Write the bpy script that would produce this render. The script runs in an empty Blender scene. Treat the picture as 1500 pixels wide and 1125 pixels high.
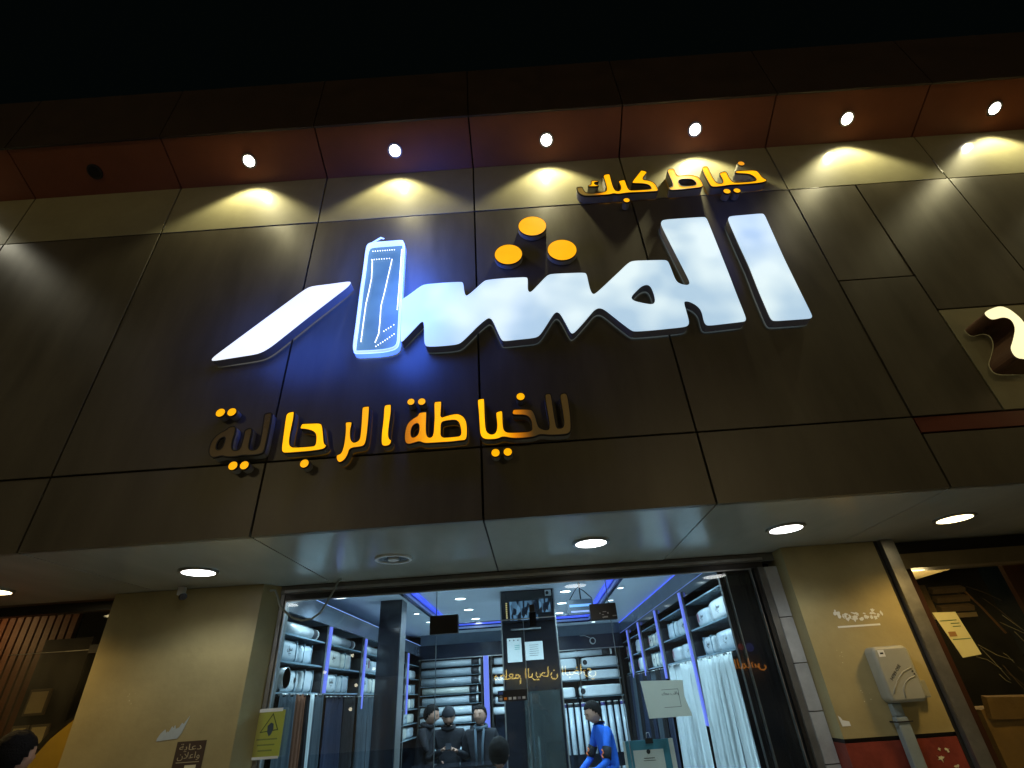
import bpy, bmesh, math, random
from mathutils import Vector, Matrix
from mathutils.geometry import tessellate_polygon
random.seed(7)
ORD = ['first', 'second', 'third', 'fourth', 'fifth', 'sixth', 'seventh', 'eighth', 'ninth', 'tenth', 'eleventh']
PI = math.pi
scn = bpy.context.scene
C = scn.collection

# ------------------------------------------------------------------ camera
cam = bpy.data.cameras.new('camera')
cam.lens = 17.64
cam.sensor_width = 36.0
cam.clip_start = 0.03
cam.clip_end = 400
camo = bpy.data.objects.new('camera', cam)
C.objects.link(camo)
_r = Vector((0.99757, 0.03803, -0.05862)).normalized()
_b = -Vector((-0.0010, 0.84879, 0.52873)).normalized()
_u = _b.cross(_r).normalized()
_r = _u.cross(_b).normalized()
camo.matrix_world = Matrix(((_r.x, _u.x, _b.x, 0.206), (_r.y, _u.y, _b.y, -2.651), (_r.z, _u.z, _b.z, 1.62), (0, 0, 0, 1)))
scn.camera = camo

# ------------------------------------------------------------------ world: night sky
w = bpy.data.worlds.new('World')
scn.world = w
w.use_nodes = True
bg = w.node_tree.nodes['Background']
bg.inputs[0].default_value = (0.0007, 0.0013, 0.0012, 1)
bg.inputs[1].default_value = 1.0
scn.view_settings.view_transform = 'Standard'
scn.view_settings.look = 'None'
scn.view_settings.exposure = 0
scn.view_settings.gamma = 1
scn.view_settings.use_curve_mapping = False
scn.cycles.max_bounces = 7
scn.cycles.diffuse_bounces = 4
scn.cycles.glossy_bounces = 4
scn.cycles.transparent_max_bounces = 10
scn.cycles.sample_clamp_indirect = 4.0
scn.cycles.use_denoising = True

# ------------------------------------------------------------------ materials
def mat(name, col, rough=0.5, metal=0.0, spec=0.5, var=0.12, scale=6.0, bump=0.0, bscale=60.0, coat=0.0, rvar=0.08, stretch=None):
    m = bpy.data.materials.new(name)
    m.use_nodes = True
    nt = m.node_tree; N = nt.nodes; L = nt.links
    b = N['Principled BSDF']
    tc = N.new('ShaderNodeTexCoord'); src = tc.outputs['Object']
    oi = N.new('ShaderNodeObjectInfo')
    add = N.new('ShaderNodeVectorMath'); add.operation = 'ADD'
    mul = N.new('ShaderNodeVectorMath'); mul.operation = 'SCALE'
    L.new(oi.outputs['Location'], mul.inputs[0]); mul.inputs['Scale'].default_value = 1.7
    L.new(src, add.inputs[0]); L.new(mul.outputs[0], add.inputs[1])
    vec = add.outputs[0]
    if stretch:
        mp = N.new('ShaderNodeMapping'); mp.inputs['Scale'].default_value = stretch
        L.new(vec, mp.inputs[0]); vec = mp.outputs[0]
    n = N.new('ShaderNodeTexNoise'); n.inputs['Scale'].default_value = scale; n.inputs['Detail'].default_value = 6; n.inputs['Roughness'].default_value = 0.65
    L.new(vec, n.inputs['Vector'])
    r = N.new('ShaderNodeValToRGB')
    r.color_ramp.elements[0].position = 0.3; r.color_ramp.elements[1].position = 0.72
    r.color_ramp.elements[0].color = tuple(c * (1 - var) for c in col) + (1,)
    r.color_ramp.elements[1].color = tuple(min(1, c * (1 + var)) for c in col) + (1,)
    L.new(n.outputs['Fac'], r.inputs[0]); L.new(r.outputs[0], b.inputs['Base Color'])
    mr = N.new('ShaderNodeMapRange'); mr.inputs['To Min'].default_value = max(0.02, rough - rvar); mr.inputs['To Max'].default_value = min(1, rough + rvar)
    L.new(n.outputs['Fac'], mr.inputs[0]); L.new(mr.outputs[0], b.inputs['Roughness'])
    b.inputs['Metallic'].default_value = metal
    b.inputs['Specular IOR Level'].default_value = spec
    b.inputs['Coat Weight'].default_value = coat; b.inputs['Coat Roughness'].default_value = 0.12
    if bump:
        n2 = N.new('ShaderNodeTexNoise'); n2.inputs['Scale'].default_value = bscale; n2.inputs['Detail'].default_value = 3
        L.new(vec, n2.inputs['Vector'])
        bp = N.new('ShaderNodeBump'); bp.inputs['Strength'].default_value = bump; bp.inputs['Distance'].default_value = 0.01
        L.new(n2.outputs['Fac'], bp.inputs['Height']); L.new(bp.outputs[0], b.inputs['Normal'])
    m.diffuse_color = tuple(col) + (1,)
    return m

def emit(name, col, s, var=0.0, scale=4.0, col2=None, base=(0.5, 0.5, 0.5), rough=0.35, lo=0.35, hi=0.65):
    m = bpy.data.materials.new(name); m.use_nodes = True
    nt = m.node_tree; N = nt.nodes; L = nt.links
    b = N['Principled BSDF']
    b.inputs['Base Color'].default_value = base + (1,)
    b.inputs['Roughness'].default_value = rough
    tc = N.new('ShaderNodeTexCoord')
    n = N.new('ShaderNodeTexNoise'); n.inputs['Scale'].default_value = scale; n.inputs['Detail'].default_value = 2
    L.new(tc.outputs['Object'], n.inputs['Vector'])
    r = N.new('ShaderNodeValToRGB')
    r.color_ramp.elements[0].position = lo; r.color_ramp.elements[1].position = hi
    c2 = col2 if col2 else tuple(c * (1 - var) for c in col)
    r.color_ramp.elements[0].color = c2 + (1,); r.color_ramp.elements[1].color = col + (1,)
    L.new(n.outputs['Fac'], r.inputs[0]); L.new(r.outputs[0], b.inputs['Emission Color'])
    b.inputs['Emission Strength'].default_value = s
    return m

def glass_mat(name, tint, rough=0.0, ior=1.5):
    m = bpy.data.materials.new(name); m.use_nodes = True
    nt = m.node_tree; N = nt.nodes; L = nt.links
    for n in list(N):
        if n.type != 'OUTPUT_MATERIAL': N.remove(n)
    out = [n for n in N if n.type == 'OUTPUT_MATERIAL'][0]
    t = N.new('ShaderNodeBsdfTransparent'); t.inputs[0].default_value = tint + (1,)
    g = N.new('ShaderNodeBsdfGlossy'); g.inputs['Roughness'].default_value = rough
    ge = N.new('ShaderNodeNewGeometry'); dp = N.new('ShaderNodeVectorMath'); dp.operation = 'DOT_PRODUCT'
    L.new(ge.outputs['Normal'], dp.inputs[0]); L.new(ge.outputs['Incoming'], dp.inputs[1])
    ab = N.new('ShaderNodeMath'); ab.operation = 'ABSOLUTE'; L.new(dp.outputs['Value'], ab.inputs[0])
    om = N.new('ShaderNodeMath'); om.operation = 'SUBTRACT'; om.inputs[0].default_value = 1.0; L.new(ab.outputs[0], om.inputs[1])
    pw = N.new('ShaderNodeMath'); pw.operation = 'POWER'; pw.inputs[1].default_value = 5.0; L.new(om.outputs[0], pw.inputs[0])
    f = N.new('ShaderNodeMath'); f.operation = 'MULTIPLY_ADD'; f.inputs[1].default_value = 0.96; f.inputs[2].default_value = 0.04; L.new(pw.outputs[0], f.inputs[0])
    d = N.new('ShaderNodeBsdfDiffuse'); d.inputs[0].default_value = (0.5, 0.5, 0.45, 1)
    no = N.new('ShaderNodeTexNoise'); no.inputs['Scale'].default_value = 3; no.inputs['Detail'].default_value = 8
    mr = N.new('ShaderNodeMapRange'); mr.inputs['From Min'].default_value = 0.45; mr.inputs['From Max'].default_value = 0.9
    mr.inputs['To Min'].default_value = 0.006; mr.inputs['To Max'].default_value = 0.07
    L.new(no.outputs['Fac'], mr.inputs[0])
    mx0 = N.new('ShaderNodeMixShader'); L.new(mr.outputs[0], mx0.inputs[0]); L.new(t.outputs[0], mx0.inputs[1]); L.new(d.outputs[0], mx0.inputs[2])
    mx = N.new('ShaderNodeMixShader')
    L.new(f.outputs[0], mx.inputs[0]); L.new(mx0.outputs[0], mx.inputs[1]); L.new(g.outputs[0], mx.inputs[2])
    L.new(mx.outputs[0], out.inputs[0])
    return m

M = {}
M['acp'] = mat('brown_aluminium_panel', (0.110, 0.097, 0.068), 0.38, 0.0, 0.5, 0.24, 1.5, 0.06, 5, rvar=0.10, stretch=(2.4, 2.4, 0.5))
M['acp_light'] = mat('cream_and_lit_panel', (0.33, 0.31, 0.19), 0.62, 0.0, 0.25, 0.14, 2.0, 0.04, 5, rvar=0.06, coat=0.35)
M['acp_red'] = mat('dark_red_panel', (0.16, 0.035, 0.02), 0.4, 0, 0.5, 0.15, 3)
M['joint'] = mat('black_joint_sealant', (0.010, 0.009, 0.008), 0.8)
M['soffit'] = mat('grey_soffit_panel', (0.36, 0.35, 0.29), 0.20, 0.0, 0.6, 0.10, 1.3, 0.10, 3, rvar=0.06, stretch=(2.2, 0.7, 1))
M['soffit_red'] = mat('terracotta_soffit_panel', (0.22, 0.070, 0.032), 0.45, 0, 0.4, 0.12, 2.5)
M['cornice'] = mat('dark_parapet_paint', (0.035, 0.020, 0.016), 0.6, var=0.25)
M['trim'] = mat('dark_letter_trim', (0.014, 0.012, 0.012), 0.45)
M['return_grey'] = mat('grey_letter_side', (0.30, 0.29, 0.27), 0.45, 0.1)
M['beige'] = mat('beige_wall_paint', (0.37, 0.31, 0.15), 0.42, 0, 0.4, 0.16, 2.1, 0.14, 26)
M['red_base'] = mat('red_plinth_paint', (0.20, 0.035, 0.022), 0.45, 0, 0.4, 0.3, 7, 0.2, 40)
M['alu'] = mat('brushed_aluminium_frame', (0.42, 0.42, 0.41), 0.32, 0.85, 0.5, 0.15, 12, 0.1, 80)
M['dark_metal'] = mat('dark_aluminium_frame', (0.05, 0.048, 0.045), 0.35, 0.6)
M['grey_metal'] = mat('grey_door_frame', (0.20, 0.20, 0.19), 0.38, 0.5, 0.5, 0.2, 8)
M['tile'] = mat('grey_marble_tile', (0.40, 0.41, 0.41), 0.2, 0, 0.5, 0.22, 5)
M['glass'] = glass_mat('shop_glass', (0.90, 0.95, 0.95))
M['glass_dirty'] = glass_mat('dusty_glass', (0.85, 0.85, 0.8))
M['black_gloss'] = mat('black_gloss_laminate', (0.012, 0.013, 0.018), 0.10, 0, 0.6, 0.2, 3, rvar=0.04)
M['navy'] = mat('dark_navy_cladding', (0.022, 0.03, 0.05), 0.22, 0, 0.5, 0.2, 3)
M['fascia_grey'] = mat('slate_grey_gloss_board', (0.15, 0.18, 0.23), 0.20, 0.1, 0.6, 0.1, 3, rvar=0.05)
M['ceil'] = mat('white_gypsum_ceiling', (0.74, 0.80, 0.86), 0.55, 0, 0.3, 0.03, 2)
M['shelf'] = mat('glass_edge_shelf', (0.20, 0.28, 0.33), 0.15, 0, 0.6)
M['white'] = mat('white_plastic', (0.72, 0.73, 0.72), 0.4)
M['pack'] = mat('white_fabric_wrap', (0.66, 0.70, 0.72), 0.22, 0, 0.6, 0.07, 10, 0.35, 22, coat=0.4)
M['pack2'] = mat('pale_blue_fabric_wrap', (0.52, 0.60, 0.66), 0.25, 0, 0.6, 0.08, 10, 0.35, 22, coat=0.4)
M['pack3'] = mat('cream_fabric_wrap', (0.60, 0.60, 0.54), 0.30, 0, 0.6, 0.10, 10, 0.4, 18, coat=0.3)
M['pack4'] = mat('grey_fabric_wrap', (0.44, 0.49, 0.53), 0.30, 0, 0.6, 0.10, 10, 0.4, 18, coat=0.3)
M['roll_core'] = mat('black_roll_end', (0.03, 0.03, 0.035), 0.5)
M['burgundy'] = mat('burgundy_label', (0.20, 0.03, 0.07), 0.5)
M['ink'] = mat('black_ink', (0.012, 0.012, 0.014), 0.6)
M['paper'] = mat('white_paper', (0.72, 0.74, 0.72), 0.7, var=0.05)
M['paper_old'] = mat('yellowed_paper', (0.66, 0.60, 0.38), 0.7, var=0.10)
def thin_paper(name, col):
    m = mat(name, col, 0.7, var=0.08, scale=4)
    nt = m.node_tree; N = nt.nodes; L = nt.links
    tr = N.new('ShaderNodeBsdfTranslucent'); tr.inputs[0].default_value = col + (1,)
    mx = N.new('ShaderNodeMixShader'); mx.inputs[0].default_value = 0.5
    out = [n for n in N if n.type == 'OUTPUT_MATERIAL'][0]
    L.new(N['Principled BSDF'].outputs[0], mx.inputs[1]); L.new(tr.outputs[0], mx.inputs[2]); L.new(mx.outputs[0], out.inputs[0])
    return m
M['paper_thin'] = thin_paper('thin_white_paper', (0.66, 0.72, 0.68))
M['paper_yellow'] = thin_paper('thin_yellow_green_paper', (0.50, 0.47, 0.12))
M['cloth_white'] = mat('white_thobe_fabric', (0.72, 0.78, 0.80), 0.75, 0, 0.3, 0.05, 5, 0.1, 200)
M['cloth_navy'] = mat('navy_suit_fabric', (0.02, 0.03, 0.065), 0.85, 0, 0.3, 0.15, 5, 0.1, 200)
M['cloth_black'] = mat('black_suit_fabric', (0.011, 0.012, 0.017), 0.85, 0, 0.3, 0.4, 9, 0.9, 14)
M['cloth_grey'] = mat('slate_suit_fabric', (0.06, 0.085, 0.11), 0.85, 0, 0.3, 0.15, 5, 0.1, 200)
M['cloth_brown'] = mat('brown_suit_fabric', (0.17, 0.065, 0.03), 0.85, 0, 0.3, 0.15, 5, 0.1, 200)
M['cloth_blue'] = mat('bright_blue_jersey', (0.02, 0.13, 0.62), 0.8, 0, 0.3, 0.2, 8, 0.9, 16)
M['skin'] = mat('skin', (0.36, 0.20, 0.14), 0.5, 0, 0.4, 0.08, 20)
M['hair'] = mat('black_hair', (0.006, 0.005, 0.005), 0.85, 0, 0.15, 0.3, 60, 0.5, 120)
M['led_dot'] = emit('white_led_chip', (0.92, 0.97, 1.0), 2.6)
M['sign_white'] = emit('white_acrylic_lit', (0.78, 0.95, 1.0), 0.93, col2=(0.42, 0.62, 0.80), scale=2.2, base=(0.6, 0.6, 0.6), lo=0.40, hi=0.62)
M['sign_raa'] = emit('cool_white_acrylic_lit', (0.90, 0.96, 1.0), 1.05, col2=(0.80, 0.86, 1.0), scale=2.3)
M['wall_glow_blue'] = emit('added_blue_edge_glow', (0.06, 0.16, 1.0), 3.0, base=(0.6, 0.65, 0.8), scale=3, var=0.4)
M['sign_side_dim'] = emit('dim_blue_edge', (0.14, 0.16, 0.35), 0.02, base=(0.20, 0.19, 0.18), scale=3, var=0.4)
M['alef_inner'] = emit('lit_blue_tray', (0.12, 0.28, 0.56), 0.85, base=(0.03, 0.06, 0.04), var=0.25, scale=5)
M['alef_rim'] = emit('lit_white_tray_wall', (0.55, 0.80, 1.0), 1.0, base=(0.8, 0.85, 0.9), scale=5, var=0.2)
M['amber'] = emit('amber_acrylic_lit', (1.0, 0.44, 0.0), 1.2, var=0.12, scale=9, base=(0.6, 0.3, 0.02))
M['amber_hot'] = emit('bright_amber_acrylic_lit', (1.0, 0.47, 0.0), 1.35, var=0.14, scale=9, base=(0.6, 0.3, 0.02))
M['amber_dot'] = emit('amber_disc_lit', (1.0, 0.45, 0.0), 1.05, var=0.08, scale=9, base=(0.6, 0.3, 0.02))
M['amber_dim'] = emit('weak_amber_disc', (1.0, 0.32, 0.01), 0.55, base=(0.5, 0.25, 0.02))
M['dead_face'] = mat('unlit_amber_acrylic', (0.26, 0.17, 0.05), 0.3)
M['lamp_white'] = emit('cool_lamp_diffuser', (1.0, 0.98, 0.95), 9.0)
M['lamp_warm'] = emit('warm_lamp_diffuser', (1.0, 0.80, 0.42), 8.0)
M['lamp_spot'] = emit('spot_lamp_diffuser', (1.0, 0.95, 0.82), 16.0)
M['lamp_cool'] = emit('cool_ceiling_led', (0.80, 0.92, 1.0), 7.0)
M['cove_blue'] = emit('blue_led_cove', (0.005, 0.03, 1.0), 1.0)
M['led_lav'] = emit('lavender_led_strip', (0.16, 0.22, 1.0), 1.0, base=(0.03, 0.03, 0.06))

def grad_emit(name, x0, x1, hot, dead, s, vertical=False, invert=False):
    """acrylic whose LEDs died over part of its length: emission fades along local x between x0 and x1 (metres on the facade)"""
    m = bpy.data.materials.new(name); m.use_nodes = True
    nt = m.node_tree; N = nt.nodes; L = nt.links
    b = N['Principled BSDF']; b.inputs['Base Color'].default_value = (0.24, 0.16, 0.05, 1); b.inputs['Roughness'].default_value = 0.35
    tc = N.new('ShaderNodeNewGeometry'); sp = N.new('ShaderNodeSeparateXYZ'); L.new(tc.outputs['Position'], sp.inputs[0])
    no = N.new('ShaderNodeTexNoise'); no.inputs['Scale'].default_value = 7; L.new(tc.outputs['Position'], no.inputs['Vector'])
    mr = N.new('ShaderNodeMapRange'); mr.interpolation_type = 'SMOOTHSTEP'
    mr.inputs['From Min'].default_value = x0; mr.inputs['From Max'].default_value = x1
    L.new(sp.outputs['Z' if vertical else 'X'], mr.inputs[0])
    r = N.new('ShaderNodeValToRGB'); r.color_ramp.elements[0].color = dead + (1,); r.color_ramp.elements[1].color = hot + (1,)
    e = r.color_ramp.elements.new(0.45); e.color = (0.55, 0.16, 0.0, 1)
    L.new(mr.outputs[0], r.inputs[0])
    mu = N.new('ShaderNodeMixRGB'); mu.blend_type = 'MULTIPLY'; mu.inputs[0].default_value = 0.35
    L.new(r.outputs[0], mu.inputs[1]); L.new(no.outputs['Fac'], mu.inputs[2])
    L.new(mu.outputs[0], b.inputs['Emission Color']); b.inputs['Emission Strength'].default_value = s
    return m

# ------------------------------------------------------------------ builders
def new_obj(name, me, m=None, parent=None, kind=None):
    o = bpy.data.objects.new(name, me)
    C.objects.link(o)
    if m is not None and me is not None and not me.materials: me.materials.append(m)
    if parent is not None: o.parent = parent
    if kind: o['kind'] = kind
    return o

def thing(name, label, cat, loc=(0, 0, 0), group=None, rz=0.0):
    o = bpy.data.objects.new(name, None); C.objects.link(o)
    o.empty_display_size = 0.1
    o.location = loc; o.rotation_euler = (0, 0, rz)
    o['label'] = label; o['category'] = cat
    if group: o['group'] = group
    return o

def tag(o, label, cat, group=None):
    o['label'] = label; o['category'] = cat
    if group: o['group'] = group
    return o

def wl(o):
    v = Vector((0, 0, 0))
    while o is not None: v = v + o.location; o = o.parent
    return v

_cache = {}
def box_mesh(sx, sy, sz, m, bev=0.0):
    key = (round(sx, 4), round(sy, 4), round(sz, 4), m.name, bev)
    if key in _cache: return _cache[key]
    bm = bmesh.new(); bmesh.ops.create_cube(bm, size=1.0)
    bmesh.ops.scale(bm, vec=(sx, sy, sz), verts=bm.verts)
    if bev: bmesh.ops.bevel(bm, geom=bm.edges[:], offset=bev, segments=2, affect='EDGES', profile=0.6)
    me = bpy.data.meshes.new('box'); bm.to_mesh(me); bm.free(); me.materials.append(m)
    if bev:
        for p in me.polygons: p.use_smooth = False
    _cache[key] = me
    return me

def box(name, x0, x1, y0, y1, z0, z1, m, parent=None, kind=None, bev=0.0, rz=0.0):
    me = box_mesh(abs(x1 - x0), abs(y1 - y0), abs(z1 - z0), m, bev)
    o = new_obj(name, me, None, parent, kind)
    c = Vector(((x0 + x1) / 2, (y0 + y1) / 2, (z0 + z1) / 2))
    if parent is not None: c = c - wl(parent)
    o.location = c
    if rz: o.rotation_euler = (0, 0, rz)
    return o

def tube(name, pts, r, m, parent=None, n=10, cyclic=False):
    pts = [Vector(p) for p in pts]
    off = wl(parent)
    bm = bmesh.new(); rings = []
    up0 = Vector((0.13, 0.31, 0.94)).normalized()
    for i, p in enumerate(pts):
        a = pts[max(0, i - 1)]; b = pts[min(len(pts) - 1, i + 1)]
        d = (b - a).normalized()
        s = d.cross(up0)
        if s.length < 1e-3: s = d.cross(Vector((1, 0, 0)))
        s.normalize(); t = d.cross(s).normalized()
        rr = r[i] if isinstance(r, (list, tuple)) else r
        rings.append([bm.verts.new(p - off + rr * (math.cos(2 * PI * k / n) * s + math.sin(2 * PI * k / n) * t)) for k in range(n)])
    for a, b in zip(rings, rings[1:]):
        for k in range(n): bm.faces.new((a[k], a[(k + 1) % n], b[(k + 1) % n], b[k]))
    bm.faces.new(rings[0][::-1]); bm.faces.new(rings[-1])
    bmesh.ops.recalc_face_normals(bm, faces=bm.faces)
    me = bpy.data.meshes.new(name); bm.to_mesh(me); bm.free(); me.materials.append(m)
    for p in me.polygons: p.use_smooth = len(p.vertices) == 4
    return new_obj(name, me, None, parent)

def disc(name, c, r, m, parent=None, n=28, h=0.006, axis='Z', r2=None, kind=None):
    """short cylinder (or ring when r2 is given)"""
    bm = bmesh.new()
    def P(rad, k, t):
        a = 2 * PI * k / n
        if axis == 'Z': return (rad * math.cos(a), rad * math.sin(a), t)
        if axis == 'Y': return (rad * math.cos(a), t, rad * math.sin(a))
        return (t, rad * math.cos(a), rad * math.sin(a))
    A = [bm.verts.new(P(r, k, -h / 2)) for k in range(n)]; B = [bm.verts.new(P(r, k, h / 2)) for k in range(n)]
    for k in range(n): bm.faces.new((A[k], A[(k + 1) % n], B[(k + 1) % n], B[k]))
    if r2:
        A2 = [bm.verts.new(P(r2, k, -h / 2)) for k in range(n)]; B2 = [bm.verts.new(P(r2, k, h / 2)) for k in range(n)]
        for k in range(n):
            j = (k + 1) % n
            bm.faces.new((A2[k], A2[j], B2[j], B2[k])); bm.faces.new((A[k], A[j], A2[j], A2[k])); bm.faces.new((B[k], B[j], B2[j], B2[k]))
    else:
        bm.faces.new(A[::-1]); bm.faces.new(B)
    bmesh.ops.recalc_face_normals(bm, faces=bm.faces)
    me = bpy.data.meshes.new(name); bm.to_mesh(me); bm.free(); me.materials.append(m)
    o = new_obj(name, me, None, parent, kind)
    c = Vector(c)
    if parent is not None: c = c - wl(parent)
    o.location = c
    return o

def poly_plate(name, pts, y, m, parent=None, th=0.003, holes=()):
    """flat plate in the XZ plane facing -Y, real thickness"""
    loops = [pts] + list(holes)
    off = wl(parent)
    flat = [Vector((p[0], p[1], 0)) for l in loops for p in l]
    tris = tessellate_polygon([[Vector((p[0], p[1], 0)) for p in l] for l in loops])
    bm = bmesh.new()
    F = [bm.verts.new(Vector((v.x, y, v.y)) - off) for v in flat]
    B = [bm.verts.new(Vector((v.x, y + th, v.y)) - off) for v in flat]
    for t in tris:
        try: bm.faces.new([F[i] for i in t]); bm.faces.new([B[i] for i in reversed(t)])
        except ValueError: pass
    k = 0
    for l in loops:
        n = len(l)
        for i in range(n):
            a, b = k + i, k + (i + 1) % n
            try: bm.faces.new((F[a], F[b], B[b], B[a]))
            except ValueError: pass
        k += n
    bmesh.ops.recalc_face_normals(bm, faces=bm.faces)
    me = bpy.data.meshes.new(name); bm.to_mesh(me); bm.free(); me.materials.append(m)
    return new_obj(name, me, None, parent)

def text(name, body, loc, size, m, parent=None, rot=(PI / 2, 0, 0), depth=0.0006, align='CENTER', width=None):
    c = bpy.data.curves.new(name, 'FONT'); c.body = body; c.size = size; c.extrude = depth; c.align_x = align; c.align_y = 'CENTER'; c.resolution_u = 2
    t = bpy.data.objects.new('tmp_text', c); C.objects.link(t)
    dg = bpy.context.evaluated_depsgraph_get()
    me = bpy.data.meshes.new_from_object(t.evaluated_get(dg))
    if width and len(me.vertices):
        xs = [v.co.x for v in me.vertices]; k = width / max(1e-6, max(xs) - min(xs))
        for v in me.vertices: v.co.x *= k
    bpy.data.objects.remove(t); bpy.data.curves.remove(c)
    me.materials.clear(); me.materials.append(m)
    o = new_obj(name, me, None, parent)
    l = Vector(loc)
    if parent is not None: l = l - wl(parent)
    o.location = l; o.rotation_euler = rot
    return o

def smooth(pts, it=2):
    for _ in range(it):
        q = []
        n = len(pts)
        for i in range(n):
            a = pts[i]; b = pts[(i + 1) % n]
            L = math.hypot(a[0] - b[0], a[1] - b[1])
            t = 0.25 if L < 0.10 else 0.025 / L
            q.append((a[0] + (b[0] - a[0]) * t, a[1] + (b[1] - a[1]) * t))
            q.append((a[0] + (b[0] - a[0]) * (1 - t), a[1] + (b[1] - a[1]) * (1 - t)))
        pts = q
    return pts

def area2(p):
    return sum(p[i][0] * p[(i + 1) % len(p)][1] - p[(i + 1) % len(p)][0] * p[i][1] for i in range(len(p)))

def offset(pts, d):
    """move a loop outwards by d (inwards if negative)"""
    s = 1 if area2(pts) > 0 else -1
    n = len(pts); out = []
    for i in range(n):
        a = Vector(pts[i - 1]); b = Vector(pts[i]); c = Vector(pts[(i + 1) % n])
        e1 = (b - a); e2 = (c - b)
        if e1.length < 1e-7 or e2.length < 1e-7: out.append(tuple(b)); continue
        n1 = Vector((e1.y, -e1.x)).normalized(); n2 = Vector((e2.y, -e2.x)).normalized()
        v = (n1 + n2)
        if v.length < 1e-4: v = n1
        v.normalize()
        q = b + v * d * s
        out.append((q.x, q.y))
    return out

def ring_wall(name, pts, y0, y1, m, parent, inner=None):
    """side wall of a channel letter between depths y0 and y1; with inner, a ring with a front lip"""
    off = wl(parent)
    bm = bmesh.new(); n = len(pts)
    A = [bm.verts.new(Vector((p[0], y0, p[1])) - off) for p in pts]
    B = [bm.verts.new(Vector((p[0], y1, p[1])) - off) for p in pts]
    for i in range(n): bm.faces.new((A[i], A[(i + 1) % n], B[(i + 1) % n], B[i]))
    if inner:
        A2 = [bm.verts.new(Vector((p[0], y0, p[1])) - off) for p in inner]
        B2 = [bm.verts.new(Vector((p[0], y1, p[1])) - off) for p in inner]
        for i in range(n):
            j = (i + 1) % n
            bm.faces.new((A[i], A[j], A2[j], A2[i])); bm.faces.new((A2[i], A2[j], B2[j], B2[i]))
    bmesh.ops.recalc_face_normals(bm, faces=bm.faces)
    me = bpy.data.meshes.new(name); bm.to_mesh(me); bm.free(); me.materials.append(m)
    return new_obj(name, me, None, parent)

def channel_letter(key, label, face_m, side_m, yf, yb=-0.006, holes=(), trim=True, group=None, it=2, cat='sign letter', name='sign_letter', pts=None, face_pts=None):
    pts = smooth(pts or TRACE[key], it)
    hs = [smooth(TRACE[h], it) for h in holes]
    cx = sum(p[0] for p in pts) / len(pts); cz = sum(p[1] for p in pts) / len(pts)
    t = thing(name, label, cat, (cx, yb, cz), group)
    ins = 0.0055 if trim else 0.002
    fp = smooth(face_pts, it) if face_pts else pts
    poly_plate('face', offset(fp, -ins), yf + (0.001 if trim else -0.001), face_m, t, 0.003, [offset(h, ins) for h in hs])
    ring_wall('side', offset(pts, -0.001), yf + (0.012 if trim else 0.002), yb, side_m, t)
    for h in hs: ring_wall('inner_side', offset(h, 0.001), yf + 0.004, yb, side_m, t)
    if trim:
        ring_wall('edge_trim', pts, yf - 0.001, yf + 0.012, M['trim'], t, offset(pts, -0.0058))
        for h in hs: ring_wall('edge_trim', h, yf - 0.001, yf + 0.012, M['trim'], t, offset(h, 0.0058))
    return t

def dot_letter(c, label, face_m, side_m, yf, group, yb=-0.006):
    x, z, r = c
    t = thing('sign_dot', label, 'sign dot', (x, yb, z), group)
    disc('face', (x, yf + 0.0025, z), r - 0.004, face_m, t, 40, 0.004, 'Y')
    disc('edge_trim', (x, yf + 0.006, z), r, M['trim'], t, 40, 0.012, 'Y', r - 0.004)
    disc('side', (x, (yf + 0.012 + yb) / 2, z), r - 0.001, side_m, t, 40, abs(yb - yf - 0.012), 'Y')
    return t

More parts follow.
